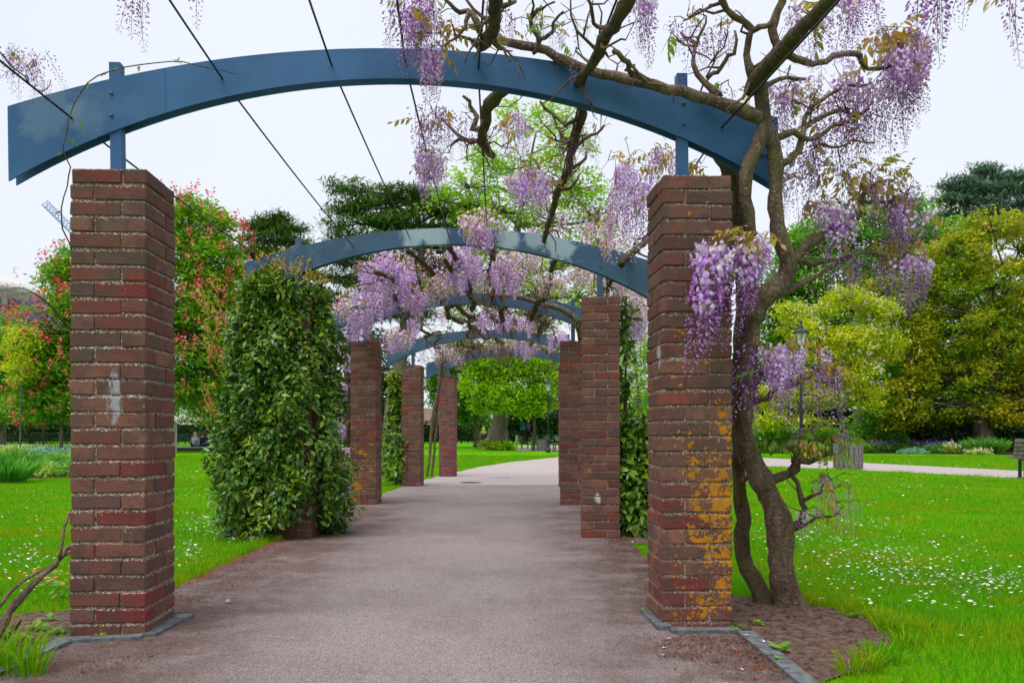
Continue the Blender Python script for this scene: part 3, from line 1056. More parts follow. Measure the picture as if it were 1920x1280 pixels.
# limbs running on from the first arch along the cables
v.stem([R(1096, 170, 4.0, .024), R(1093, 208, 4.25, .026), R(1080, 252, 4.6, .025), R(1070, 289, 4.9, .026), R(1067, 316, 5.1, .024), R(1046, 359, 5.5, .024), R(1036, 396, 6.0, .023), R(1027, 423, 6.4, .022), R(1020, 452, 7.0, .02)], 'branch', m_bark_dark, n=9, knob=.16)
v.stem([R(960, 150, 3.98, .03), R(935, 178, 4.05, .034), R(915, 201, 4.2, .032), R(909, 235, 4.4, .03), R(904, 262, 4.6, .026), R(912, 276, 4.75, .026), R(924, 292, 4.85, .022)], 'branch', m_bark_dark, n=9, knob=.16)
for q in ([R(1090, 212, 4.3, .012), R(1060, 232, 4.35, .012), R(1040, 215, 4.4, .011), R(1022, 205, 4.4, .009), R(1012, 190, 4.4, .006)],
          [R(1082, 258, 4.6, .016), R(1058, 268, 4.7, .014), R(1050, 250, 4.7, .011), R(1046, 240, 4.7, .008)],
          [R(1070, 290, 4.9, .014), R(1095, 265, 4.8, .012), R(1120, 252, 4.8, .009), R(1133, 235, 4.75, .006)],
          [R(1064, 318, 5.1, .013), R(1090, 306, 5.0, .011), R(1100, 285, 5.0, .008)],
          [R(1052, 355, 5.5, .014), R(1080, 345, 5.4, .011), R(1087, 325, 5.4, .008)],
          [R(907, 250, 4.5, .018), R(888, 240, 4.5, .016), R(893, 222, 4.5, .014), R(886, 200, 4.5, .012), R(868, 180, 4.45, .008)],
          [R(905, 265, 4.6, .018), R(884, 268, 4.6, .015), R(866, 258, 4.6, .011), R(846, 238, 4.6, .008), R(826, 220, 4.6, .005)],
          [R(890, 262, 4.6, .012), R(862, 262, 4.65, .01), R(845, 275, 4.7, .007)],
          [R(1000, 100, 3.85, .012), R(1006, 78, 3.8, .012), R(1000, 50, 3.75, .011), R(1004, 22, 3.7, .009), R(1022, 10, 3.65, .006), R(1040, 4, 3.6, .005)],
          [R(1006, 76, 3.8, .01), R(1036, 58, 3.75, .01), R(1042, 38, 3.7, .008), R(1056, 22, 3.65, .005)],
          [R(900, 60, 3.5, .018), R(888, 24, 3.5, .014), R(862, 18, 3.5, .011), R(838, 4, 3.45, .008), R(815, -20, 3.4, .006)],
          [R(880, 22, 3.5, .012), R(872, 50, 3.5, .008), R(856, 68, 3.5, .006), R(832, 88, 3.5, .004)],
          [R(1150, 95, 3.5, .012), R(1170, 110, 3.5, .014), R(1178, 130, 3.6, .012), R(1192, 140, 3.7, .012), R(1216, 150, 3.8, .011)],
          [R(1140, 60, 3.4, .012), R(1118, 45, 3.4, .01), R(1108, 25, 3.35, .008), R(1100, -5, 3.3, .006)],
          [R(1173, 132, 3.6, .009), R(1190, 122, 3.65, .006)],
          [R(1347, -20, 3.6, .018), R(1352, 8, 3.62, .017), R(1372, 28, 3.65, .016), R(1391, 38, 3.68, .016), R(1410, 57, 3.7, .017), R(1405, 80, 3.72, .017), R(1398, 105, 3.74, .018), R(1406, 132, 3.76, .022), R(1416, 150, 3.78, .026)],
          [R(1468, -20, 3.65, .02), R(1466, 5, 3.66, .02), R(1448, 40, 3.68, .02), R(1450, 75, 3.7, .02), R(1458, 96, 3.7, .022), R(1452, 110, 3.65, .024)],
          [R(1410, 60, 3.7, .012), R(1432, 50, 3.68, .014), R(1448, 40, 3.66, .012)],
          [R(1276, 60, 3.9, .006), R(1290, 72, 3.9, .009), R(1306, 87, 3.88, .011), R(1298, 120, 3.87, .012), R(1322, 155, 3.85, .015), R(1350, 183, 3.83, .018)],
          [R(1324, 145, 3.86, .011), R(1345, 134, 3.85, .011), R(1360, 112, 3.84, .011), R(1378, 96, 3.82, .01), R(1378, 58, 3.8, .006)],
          [R(1306, 88, 3.88, .008), R(1318, 60, 3.85, .007), R(1324, 30, 3.83, .005)],
          [R(1470, 100, 3.55, .018), R(1490, 110, 3.6, .017), R(1522, 121, 3.7, .016), R(1562, 105, 3.8, .015), R(1602, 97, 3.85, .014), R(1616, 116, 3.88, .012), R(1643, 128, 3.9, .01), R(1680, 116, 3.95, .007)],
          [R(1424, 180, 3.8, .016), R(1441, 160, 3.85, .014), R(1480, 145, 3.9, .012), R(1512, 148, 3.95, .007)],
          [R(1452, 262, 3.83, .02), R(1488, 250, 3.86, .016), R(1512, 262, 3.9, .013), R(1535, 255, 3.95, .012), R(1562, 238, 4.0, .01), R(1592, 230, 4.05, .007)],
          [R(1452, 305, 3.84, .022), R(1480, 298, 3.86, .018), R(1495, 283, 3.9, .017), R(1507, 243, 3.94, .016), R(1533, 222, 4.0, .014), R(1576, 210, 4.05, .011), R(1602, 217, 4.1, .009), R(1630, 205, 4.1, .006)],
          [R(1507, 240, 3.94, .013), R(1520, 203, 3.96, .012), R(1558, 178, 4.0, .011), R(1592, 163, 4.05, .009), R(1634, 156, 4.1, .006)],
          [R(1540, 270, 3.95, .008), R(1570, 280, 4.0, .007), R(1600, 262, 4.0, .006), R(1640, 268, 4.05, .004)],
          [R(1455, 545, 3.98, .05), R(1470, 515, 3.97, .034), R(1486, 488, 3.98, .028), R(1514, 461, 4.0, .025), R(1548, 440, 4.05, .023), R(1575, 425, 4.08, .021), R(1606, 402, 4.1, .019), R(1613, 373, 4.1, .017), R(1630, 352, 4.1, .012), R(1662, 338, 4.1, .007)],
          [R(1486, 490, 3.98, .016), R(1530, 492, 4.05, .014), R(1577, 485, 4.1, .012), R(1624, 472, 4.15, .009), R(1660, 480, 4.2, .006)],
          [R(1460, 552, 3.98, .02), R(1499, 535, 4.0, .016), R(1538, 512, 4.05, .012), R(1577, 490, 4.1, .009), R(1600, 478, 4.1, .006)],
          [R(1604, 400, 4.1, .01), R(1580, 385, 4.1, .007), R(1568, 372, 4.1, .005)],
          [R(1614, 376, 4.1, .01), R(1660, 378, 4.15, .008), R(1700, 372, 4.2, .005)],
          [R(1412, 752, 4.08, .022), R(1440, 744, 4.05, .017), R(1465, 728, 4.0, .015), R(1491, 718, 4.0, .012), R(1520, 704, 4.0, .007)],
          [R(1428, 906, 4.16, .03), R(1452, 897, 4.17, .03), R(1478, 886, 4.15, .024), R(1500, 868, 4.1, .02), R(1530, 862, 4.1, .016), R(1552, 846, 4.1, .01)],
          [R(1478, 884, 4.15, .014), R(1490, 862, 4.1, .014), R(1484, 842, 4.1, .012), R(1460, 838, 4.1, .009)],
          [R(1486, 865, 4.1, .012), R(1500, 845, 4.05, .011), R(1496, 822, 4.0, .008), R(1508, 806, 4.0, .006)],
          [R(1491, 872, 4.1, .013), R(1496, 905, 4.12, .014), R(1505, 942, 4.14, .015), R(1506, 965, 4.15, .017), R(1490, 990, 4.18, .02), R(1472, 1010, 4.2, .02)],
          [R(1488, 992, 4.18, .014), R(1535, 972, 4.1, .01), R(1572, 962, 4.05, .006)],
          [R(1507, 938, 4.14, .011), R(1535, 922, 4.1, .008), R(1556, 900, 4.05, .005)],
          [R(1388, 905, 4.34, .02), R(1400, 895, 4.25, .016), R(1418, 890, 4.2, .02)],
          [R(1386, 775, 4.1, .008), R(1372, 768, 3.95, .007), R(1352, 765, 3.75, .004)]):
    v.stem(q, 'branch', n=7, knob=.12, jit=.006)
# bare, stubby spurs seen against the sky
v.spurs(46, (.14, .34), (.006, .011), lambda p: p[2] > 2.6 and p[1] < 4.1 and p[0] < 1.2, .5)
v.spurs(40, (.14, .4), (.004, .009), lambda p: p[2] > 2.2 and p[1] > 4.1)
v.spurs(30, (.12, .3), (.004, .008), lambda p: p[2] > 1.6 and p[0] > 1.25, .3)
v.spurs(8, (.1, .2), (.004, .007), lambda p: 0.5 < p[2] < 1.0 and p[0] > 1.5)
v.clusters([
    (1342, 458, 20, 14, 6, 3.55, 3.7, 'open', 1.35), (1332, 490, 20, 26, 4, 3.55, 3.7, 'mix', 1.1), (1405, 450, 20, 14, 5, 3.58, 3.75, 'open', 1.1), (1425, 440, 16, 10, 3, 3.6, 3.8, 'open', .8), (1360, 470, 30, 16, 4, 3.5, 3.7, 'mix', 1.5), (1385, 490, 16, 20, 3, 3.6, 3.75, 'bud', 1.3),
    (1350, 500, 36, 20, 4, 3.55, 3.7, 'mix', 1.2),
    (1446, 648, 18, 10, 5, 3.7, 3.9, 'open', .9), (1495, 660, 22, 14, 3, 3.8, 4.0, 'open', .7), (1405, 655, 22, 26, 6, 3.7, 3.95, 'bud', 1.0), (1530, 680, 44, 26, 12, 3.9, 4.1, 'bud', 1.1), (1525, 650, 30, 14, 4, 3.9, 4.1, 'mix', .8), (1430, 700, 60, 24, 8, 3.8, 4.0, 'bud', 1.0),
    (1700, 85, 50, 26, 14, 3.8, 4.1, 'open', 1.05), (1650, 150, 80, 30, 13, 3.9, 4.3, 'mix', 1.0), (1690, 150, 56, 30, 9, 3.9, 4.3, 'bud', 1.15), (1600, 130, 30, 30, 6, 3.9, 4.2, 'mix', 1.1),
    (1620, 225, 60, 30, 12, 3.9, 4.3, 'bud', 1.1), (1500, 170, 60, 30, 10, 3.9, 4.2, 'mix', 1.0), (1530, 240, 70, 34, 11, 3.9, 4.3, 'bud', 1.0), (1490, 320, 40, 40, 9, 3.9, 4.2, 'mix', .9),
    (1550, 290, 40, 30, 8, 4.0, 4.2, 'bud', 1.1), (1690, 350, 56, 22, 15, 4.0, 4.4, 'bud', 1.05), (1690, 385, 50, 20, 9, 4.0, 4.4, 'mix', .95), (1570, 385, 30, 14, 6, 4.0, 4.1, 'open', .9), (1640, 330, 50, 20, 8, 4.0, 4.3, 'mix', .8),
    (1715, 485, 34, 12, 12, 4.1, 4.3, 'mix', .95), (1640, 480, 50, 16, 10, 4.1, 4.3, 'bud', .8), (1560, 480, 50, 22, 7, 4.0, 4.2, 'bud', .7),
    (1205, -10, 22, 12, 7, 3.0, 3.3, 'mix', .85), (1505, 20, 60, 24, 8, 3.2, 3.6, 'mix', .8), (1320, 40, 70, 40, 14, 3.6, 4.0, 'bud', .8), (1310, 175, 90, 20, 12, 3.95, 4.3, 'bud', .7), (1620, -16, 50, 12, 10, 3.2, 3.7, 'mix', .9), (1760, -30, 60, 12, 8, 3.0, 3.6, 'bud', 1.2), (1900, -20, 20, 8, 3, 3.0, 3.3, 'bud', .9), (1820, -40, 30, 8, 3, 3.2, 3.4, 'bud', .9),
    (780, 5, 56, 26, 14, 3.3, 3.7, 'mix', .85), (768, 0, 50, 24, 7, 3.2, 3.6, 'bud', 1.0), (812, 95, 16, 10, 5, 3.5, 3.65, 'open', .75), (1060, 60, 110, 50, 10, 3.6, 4.0, 'bud', .5), (905, 30, 60, 30, 8, 3.5, 3.8, 'bud', .6),
    (800, 205, 30, 34, 11, 4.3, 4.7, 'bud', 1.05), (808, 285, 24, 18, 12, 4.4, 4.8, 'open', .8), (850, 210, 40, 36, 10, 4.2, 4.7, 'bud', .8), (965, 222, 26, 20, 9, 4.4, 4.8, 'mix', .7), (990, 330, 34, 22, 16, 5.0, 5.6, 'open', .85), (960, 290, 60, 40, 8, 4.8, 5.4, 'bud', .7),
    (1090, 250, 50, 40, 8, 4.6, 5.0, 'bud', .7), (1185, 350, 40, 40, 19, 5.0, 6.0, 'mix', .95), (1190, 320, 40, 26, 12, 5.0, 5.8, 'open', .8), (1245, 290, 26, 16, 8, 4.5, 5.0, 'mix', .8), (1100, 400, 60, 30, 8, 6.0, 6.8, 'pink', .9), (1150, 420, 60, 40, 18, 5.5, 6.5, 'pink', 1.0),
    (1560, 905, 46, 20, 12, 3.9, 4.1, 'bud', .55), (1520, 958, 20, 10, 4, 3.95, 4.05, 'mix', .5), (1590, 935, 24, 16, 5, 3.9, 4.05, 'bud', .6), (1575, 820, 30, 12, 4, 3.9, 4.1, 'bud', .5)], .34)
for (px, py, rx, ry, n, d0, d1, ms, s) in [
        (1385, 440, 50, 24, 16, 3.6, 3.8, PINB, 1.0), (1660, 60, 40, 16, 16, 3.8, 4.0, PINB, 1.1), (1640, 330, 90, 24, 34, 4.0, 4.3, PINB, 1.0), (1690, 455, 60, 18, 16, 4.1, 4.3, PINB, .9), (1480, 160, 60, 16, 12, 3.9, 4.1, PINB, .8), (1560, 380, 70, 20, 8, 4.0, 4.2, PINB, .9),
        (820, 60, 26, 40, 14, 3.5, 3.7, PINB, .9), (1545, 820, 50, 30, 30, 3.95, 4.15, PING, .9), (1480, 830, 40, 14, 12, 4.0, 4.1, PING, .9), (1540, 830, 50, 26, 10, 3.95, 4.15, PINB, .9), (1500, 640, 50, 20, 8, 3.9, 4.0, PINB, .8), (1230, 285, 40, 18, 10, 4.6, 5.2, PINB, .8),
        (1310, 180, 80, 14, 8, 3.9, 4.2, PINB, .7), (1320, 310, 40, 16, 8, 4.1, 4.3, PINB, .8), (1000, 60, 120, 40, 14, 3.6, 3.9, PING, .45), (1540, 900, 40, 20, 6, 4, 4.1, PING, .5), (1100, 290, 120, 60, 16, 4.6, 5.4, PINB, .6)]:
    tg = []
    for _ in range(n):
        a, rr = random.uniform(0, 2 * PI), math.sqrt(random.random())
        tg.append(W(px + rx * rr * math.cos(a), py + ry * rr * math.sin(a), random.uniform(d0, d1)))
    v.grow_to(tg, .0018)
    for p in tg: v.leafy(p, ms, s * random.uniform(.6, 1.0))
v.finish()

# --- the wisteria starting behind the near left pier
v = Vine('wisteria', (-2.3, 3.45, 0), 'young wisteria with bare leaning stems left of the near left pier')
v.stem([R(-14, 1205, 3.35, .03), R(14, 1162, 3.4, .022), R(30, 1130, 3.45, .02), R(62, 1095, 3.5, .016), R(100, 1058, 3.6, .013), R(124, 1030, 3.75, .012), R(160, 990, 3.95, .011), R(185, 900, 4.05, .011), R(190, 700, 4.08, .01), R(180, 600, 4.05, .009), R(150, 340, 3.98, .007)], 'trunk', n=8, jit=.005, knob=.08)
v.stem([R(-16, 1148, 3.35, .009), R(20, 1110, 3.4, .008), R(60, 1080, 3.5, .007), R(110, 1050, 3.7, .006), R(135, 1030, 3.9, .005)], 'branch', n=6)
v.stem([R(10, 1196, 3.38, .016), R(26, 1176, 3.38, .015), R(36, 1162, 3.38, .013)], 'branch', n=6)
v.stem([R(112, 1048, 3.6, .007), R(118, 1005, 3.62, .006), R(124, 975, 3.7, .006), R(150, 930, 3.9, .005)], 'branch', n=6)
v.stem([R(150, 500, 4.0, .006), R(132, 462, 3.85, .004), R(117, 430, 3.75, .0035), R(116, 390, 3.7, .003), R(126, 350, 3.65, .003), R(131, 312, 3.6, .003), R(118, 285, 3.56, .0035), R(124, 250, 3.55, .003), R(140, 195, 3.55, .003), R(165, 155, 3.55, .003), R(205, 134, 3.58, .003), R(260, 122, 3.6, .0028), R(320, 115, 3.62, .0026), R(390, 126, 3.65, .0022), R(446, 140, 3.7, .0018)], 'branch', m_twig, n=5, jit=.002)
v.stem([R(160, 640, 4.05, .006), R(120, 602, 3.9, .005), R(98, 574, 3.85, .0045), R(80, 560, 3.8, .004), R(50, 542, 3.75, .003), R(20, 540, 3.7, .002)], 'branch', m_twig, n=5)
v.stem([R(150, 618, 4.0, .005), R(110, 605, 3.9, .004), R(85, 588, 3.8, .003)], 'branch', m_twig, n=5)
v.stem([(cab(0, .45), .005), (cab(0, .6) + Vector((-.03, 0, .03)), .0045), (cab(0, .75) + Vector((0.02, 0, .015)), .004), (cab(0, .9), .003), (W(95, 150, 3.6), .002)], 'branch', m_twig, n=5)
for (px, py) in ((165, 155), (205, 134), (260, 122), (330, 116), (440, 138), (118, 285), (124, 262), (150, 225), (128, 262), (320, 112), (225, 128), (125, 450), (118, 395)):
    p = W(px, py, 3.58); v.leafy(p, PING, random.uniform(.18, .32))
for (px, py, n, s) in ((38, 96, 5, .5), (75, 95, 4, .6), (60, 120, 3, .8)):
    for _ in range(n):
        p = W(px + random.uniform(-24, 24), py + random.uniform(-16, 14), 3.5); v.place('bud', p, s * random.uniform(.8, 1.2), .4)
v.place('mix', W(60, 128, 3.5), .42); v.place('bud', W(90, 150, 3.5), .45)
for (px, py) in ((80, 558), (70, 556), (88, 562), (92, 566), (100, 588), (84, 584), (76, 588), (66, 590), (120, 606), (112, 598)):
    p = W(px, py, 3.8)
    rel = p - v.b
    link('raceme', random.choice(RAC['bud']), v.root, loc=rel, rot=(random.gauss(0, .3), random.uniform(1.1, 1.7), random.gauss(0, .4)), scale=random.uniform(.45, .6)); v.nr += 1
for (px, py, s) in ((60, 548, .8), (42, 541, .7), (24, 541, .6), (96, 585, .8)):
    link('raceme', random.choice(RAC['bud']), v.root, loc=W(px, py, 3.75) - v.b, rot=(0, 1.5, random.gauss(0, .3)), scale=s); v.nr += 1
for px, py in ((240, -24), (250, -6), (262, -10), (268, -30), (366, -34), (36, 105), (16, 90)):
    v.place('bud', W(px, py, 2.9 if px > 200 else 3.3), .75, .08)
v.leafy(W(40, 104, 3.5), PINB, .5); v.leafy(W(70, 108, 3.5), PINB, .45); v.leafy(W(30, 98, 3.5), PING, .35)
# the shoot along the cables overhead from which the sprays at the top hang
v.stem([(cab(0, .45), .005), (cab(1, .45) + Vector((0, 0, .02)), .004), (cab(1, .7) + Vector((0, 0, .03)), .0035), (cab(1, .8) + Vector((.15, 0, .05)), .003)], 'branch', m_twig, n=5)
v.grow_to([W(240, -24, 2.9), W(250, -6, 2.9), W(262, -10, 2.9), W(268, -30, 2.9), W(366, -34, 2.9), W(16, 90, 3.3)], .0015)
v.finish()


# --- vines further along: crooked limbs that follow the cables, with blossom below and above
def limb_on_cable(v, k, s0, s1, r, amp=.10, mat=None, dz=0.0):
    n = max(4, int((s1 - s0) * 3.33 / .16))
    pts = []
    ox, oz = 0.0, 0.0
    for i in range(n + 1):
        s = s0 + (s1 - s0) * i / n
        ox = .6 * ox + random.gauss(0, amp * .6); oz = .6 * oz + random.gauss(0, amp * .5)
        pts.append((cab(k, s) + Vector((ox, 0, oz + dz)), r * (1 - .35 * i / n)))
    v.stem(pts, 'branch', mat or m_bark_dark, n=7, knob=.15, jit=.006)


def field(v, specs):
    """blossom spread along a stretch of pergola roof: (u0,u1,s0,s1,z0,z1,n,kind,scale)"""
    tg = []; td = []
    for (k0, k1, s0, s1, z0, z1, n, kind, sc) in specs:
        for _ in range(n):
            u = random.uniform(k0, k1); s = random.uniform(s0, s1)
            i = min(5, int(u)); p = cab(i, s).lerp(cab(min(6, i + 1), s), u - i)
            p = p + Vector((0, 0, random.uniform(z0, z1)))
            tg.append(p); td.append((kind, p, sc * random.uniform(.75, 1.25)))
    v.grow_to(tg, .003)
    for kind, p, s in td:
        v.place(kind, p, s)


# third pier left: trunk rises behind the lichened pier
v = Vine('wisteria', (-2.42, 10.9, 0), 'wisteria rising behind the lichened left pier and hanging lilac over the third arch')
v.stem([R(650, 942, 10.8, .06), R(648, 900, 10.8, .05), R(652, 820, 10.8, .06), R(654, 740, 10.8, .06), R(650, 690, 10.8, .06), R(656, 640, 10.8, .06), R(672, 600, 10.8, .05), R(700, 570, 10.75, .045), R(740, 560, 10.7, .03)], 'trunk', m_bark_dark, n=9, knob=.1)
for k, s0, s1, r in ((1, 3.1, 2.2, .03), (2, 3.0, 2.05, .035), (3, 3.05, 2.1, .035), (1, 3.0, 4.0, .03), (2, 3.0, 3.95, .04), (3, 3.0, 3.9, .035)):
    limb_on_cable(v, k, s0, s1, r, .12, dz=-.04)
v.stem([R(740, 566, 10.5, .04), R(800, 556, 10.5, .04), R(870, 560, 10.5, .035), R(900, 552, 10.5, .03)], 'branch', m_bark_dark)
v.spurs(70, (.2, .6), (.008, .014), lambda p: p[2] > 2.2)
v.clusters([(735, 500, 40, 28, 36, 8.6, 9.8, 'far', 1.15), (690, 500, 16, 18, 12, 8.8, 9.8, 'far', .9), (770, 548, 32, 16, 18, 9, 10, 'far', .9), (700, 545, 40, 22, 18, 9.2, 10, 'far', 1.0), (675, 585, 22, 14, 16, 9.6, 10.3, 'far', 1.0), (655, 625, 20, 16, 12, 10.3, 10.9, 'far', .95),
            (646, 665, 8, 14, 8, 10.4, 11, 'far', 1.0), (642, 720, 10, 24, 10, 10.4, 11, 'far', 1.0), (650, 850, 7, 14, 6, 10.3, 10.9, 'far', .8), (652, 905, 6, 10, 6, 10.3, 10.8, 'far', .8), (640, 780, 10, 26, 8, 10.5, 11, 'far', .9),
            (866, 480, 30, 36, 34, 7.6, 9, 'far', 1.0), (900, 500, 36, 30, 16, 7.8, 9, 'pink', 1.1), (820, 530, 30, 22, 18, 8, 9.4, 'pink', 1.1), (770, 490, 10, 30, 6, 8.6, 9.6, 'pink', 1.0), (640, 570, 14, 18, 10, 9, 10, 'pink', 1.2), (775, 600, 14, 10, 6, 11, 12, 'far', .9)], .5)
field(v, [(.8, 3.2, 2.2, 3.0, .05, .3, 22, 'pink', 1.1), (1, 3.4, 3.2, 3.8, 0, .25, 14, 'pink', 1.1)])
v.finish()

v = Vine('wisteria', (0.98, 10.75, 0), 'wisteria with a thick woody arm lying along the third arch on its right half')
v.stem([R(1098, 935, 10.7, .05), R(1100, 800, 10.7, .045), R(1096, 680, 10.6, .045), R(1086, 616, 10.2, .045), R(1075, 594, 10.1, .042), R(1054, 580, 10.05, .04), R(1013, 569, 10.05, .036), R(971, 556, 10.05, .033), R(925, 553, 10.1, .03)], 'trunk', m_bark, n=9, knob=.1)
for k, s0, s1, r in ((4, 3.0, 2.02, .038), (5, 3.05, 2.05, .036), (4, 3.0, 4.0, .036), (5, 3.05, 4.0, .034), (3, 2.6, 2.05, .03), (6, 3.0, 2.1, .03)):
    limb_on_cable(v, k, s0, s1, r, .13, dz=-.04)
v.stem([R(1165, 497, 6.95, .03), R(1170, 485, 7.0, .035), R(1190, 470, 7.2, .032), R(1215, 446, 7.6, .03), R(1222, 420, 8, .02)], 'branch', m_bark_dark, n=8, knob=.1)
v.spurs(110, (.2, .7), (.008, .015), lambda p: p[2] > 2.2)
v.clusters([(970, 480, 60, 30, 30, 7.8, 9.6, 'pink', 1.15), (1060, 510, 70, 22, 24, 8, 9.8, 'pink', 1.1), (945, 505, 30, 30, 16, 7.8, 9, 'far', .8), (1150, 520, 40, 36, 34, 7.6, 9, 'pink', 1.1), (1190, 575, 26, 40, 40, 7.6, 9, 'pink', 1.1), (1190, 590, 16, 20, 10, 7.6, 8.2, 'far', .8),
            (1130, 470, 60, 24, 22, 7.3, 8.5, 'pink', 1.0), (990, 440, 50, 14, 12, 7.2, 7.8, 'far', .6), (900, 412, 38, 26, 30, 6.6, 7.4, 'pink', 1.0), (895, 425, 18, 12, 10, 6.7, 7.1, 'far', .8), (930, 588, 32, 12, 16, 11, 12.5, 'far', 1.0), (985, 596, 14, 10, 9, 11, 12, 'far', .9), (1050, 625, 26, 12, 12, 12, 13, 'far', .9)], .3)
field(v, [(3.4, 6, 3.0, 4.0, 0, .28, 18, 'pink', 1.1)])
v.finish()

v = Vine('wisteria', (-1.55, 15.3, 0), 'slim twin stemmed wisteria between the two farthest left piers')
v.stem([R(801, 892, 16.3, .035), R(806, 850, 16.3, .035), R(812, 780, 16.2, .04), R(822, 735, 16.1, .04), R(826, 700, 16, .04), R(828, 676, 15.9, .045), R(815, 650, 15.6, .03), R(800, 630, 15.4, .02)], 'trunk', m_twig, n=7, knob=.1)
v.stem([R(809, 892, 16.35, .03), R(815, 840, 16.3, .03), R(819, 780, 16.25, .03), R(822, 735, 16.1, .03)], 'trunk', m_twig, n=7)
v.stem([R(828, 680, 16, .035), R(855, 670, 15.6, .03), R(885, 655, 15.2, .026), R(930, 648, 14.8, .02)], 'branch', m_twig, n=6)
for k, s0, s1, r in ((1, 5.0, 4.05, .025), (2, 4.9, 4.0, .035), (3, 4.9, 4.0, .035), (4, 4.9, 4.0, .035), (5, 4.9, 4.0, .03)):
    limb_on_cable(v, k, s0, s1, r, .14, m_bark, dz=-.02)
v.spurs(60, (.3, .8), (.01, .018), lambda p: p[2] > 2.0)
v.clusters([(830, 655, 46, 22, 34, 14.2, 16.2, 'pink', 1.3), (960, 640, 60, 10, 22, 14, 15.5, 'pink', 1.2), (1000, 642, 40, 10, 14, 14, 15, 'far', .9), (745, 625, 28, 14, 18, 11.5, 13.5, 'pink', 1.3), (738, 628, 14, 8, 8, 11.5, 12, 'far', .9)], .5)
v.finish()

# ------------------------------------------------------------------ trees
m_lime = leaf_mat('lime_green_leaf', [(0.22, 0.44, 0.012), (0.32, 0.55, 0.015), (0.40, 0.60, 0.02), (0.17, 0.36, 0.012)], .45, .55, .25, .35)
m_mid = leaf_mat('mid_green_leaf', [(0.05, 0.20, 0.01), (0.10, 0.34, 0.014), (0.20, 0.46, 0.018), (0.06, 0.24, 0.012)], .35, .5, .3, .35)
m_red_ch = leaf_mat('chestnut_leaf', [(0.05, 0.20, 0.01), (0.11, 0.33, 0.012), (0.22, 0.44, 0.016), (0.30, 0.46, 0.02)], .35, .5, .3, .35)
m_cedar = leaf_mat('cedar_needles', [(0.05, 0.11, 0.02), (0.08, 0.17, 0.03), (0.14, 0.24, 0.035), (0.09, 0.18, 0.04)], .12, .6, .2, .35, (1.2, 1.15, .8))
m_blue_cedar = leaf_mat('blue_cedar_needles', [(0.08, 0.16, 0.12), (0.12, 0.22, 0.17), (0.16, 0.28, 0.20), (0.09, 0.18, 0.10)], .15, .6, .2, .35, (1.05, 1.05, 1.0))
m_bronzegreen = leaf_mat('bronze_green_leaf', [(0.28, 0.34, 0.012), (0.50, 0.50, 0.02), (0.68, 0.58, 0.03), (0.15, 0.24, 0.012), (0.70, 0.50, 0.03)], .4, .45, .3, .4, (.55, .82, .75))
m_azalea = leaf_mat('yellow_green_leaf', [(0.32, 0.46, 0.015), (0.52, 0.60, 0.02), (0.66, 0.66, 0.03), (0.20, 0.34, 0.015)], .4, .5, .3, .5)
m_dark = leaf_mat('dark_hedge_leaf', [(0.012, 0.035, 0.012), (0.02, 0.06, 0.014), (0.035, 0.09, 0.016)], .15, .55, .25, .4)
m_redfl = leaf_mat('red_candle_blossom', [(0.85, 0.07, 0.13), (0.92, 0.16, 0.20), (0.80, 0.06, 0.12)], .0, .7, .1, .5, (1, 1, 1))
m_creamfl = leaf_mat('cream_candle_blossom', [(0.80, 0.72, 0.50), (0.85, 0.72, 0.55), (0.82, 0.6, 0.5)], .0, .7, .1, .5, (1, 1, 1))
m_pinkfl = leaf_mat('pale_pink_blossom', [(0.9, 0.76, 0.70), (0.95, 0.88, 0.78), (0.88, 0.62, 0.56)], .0, .7, .1, .5, (1, 1, 1))


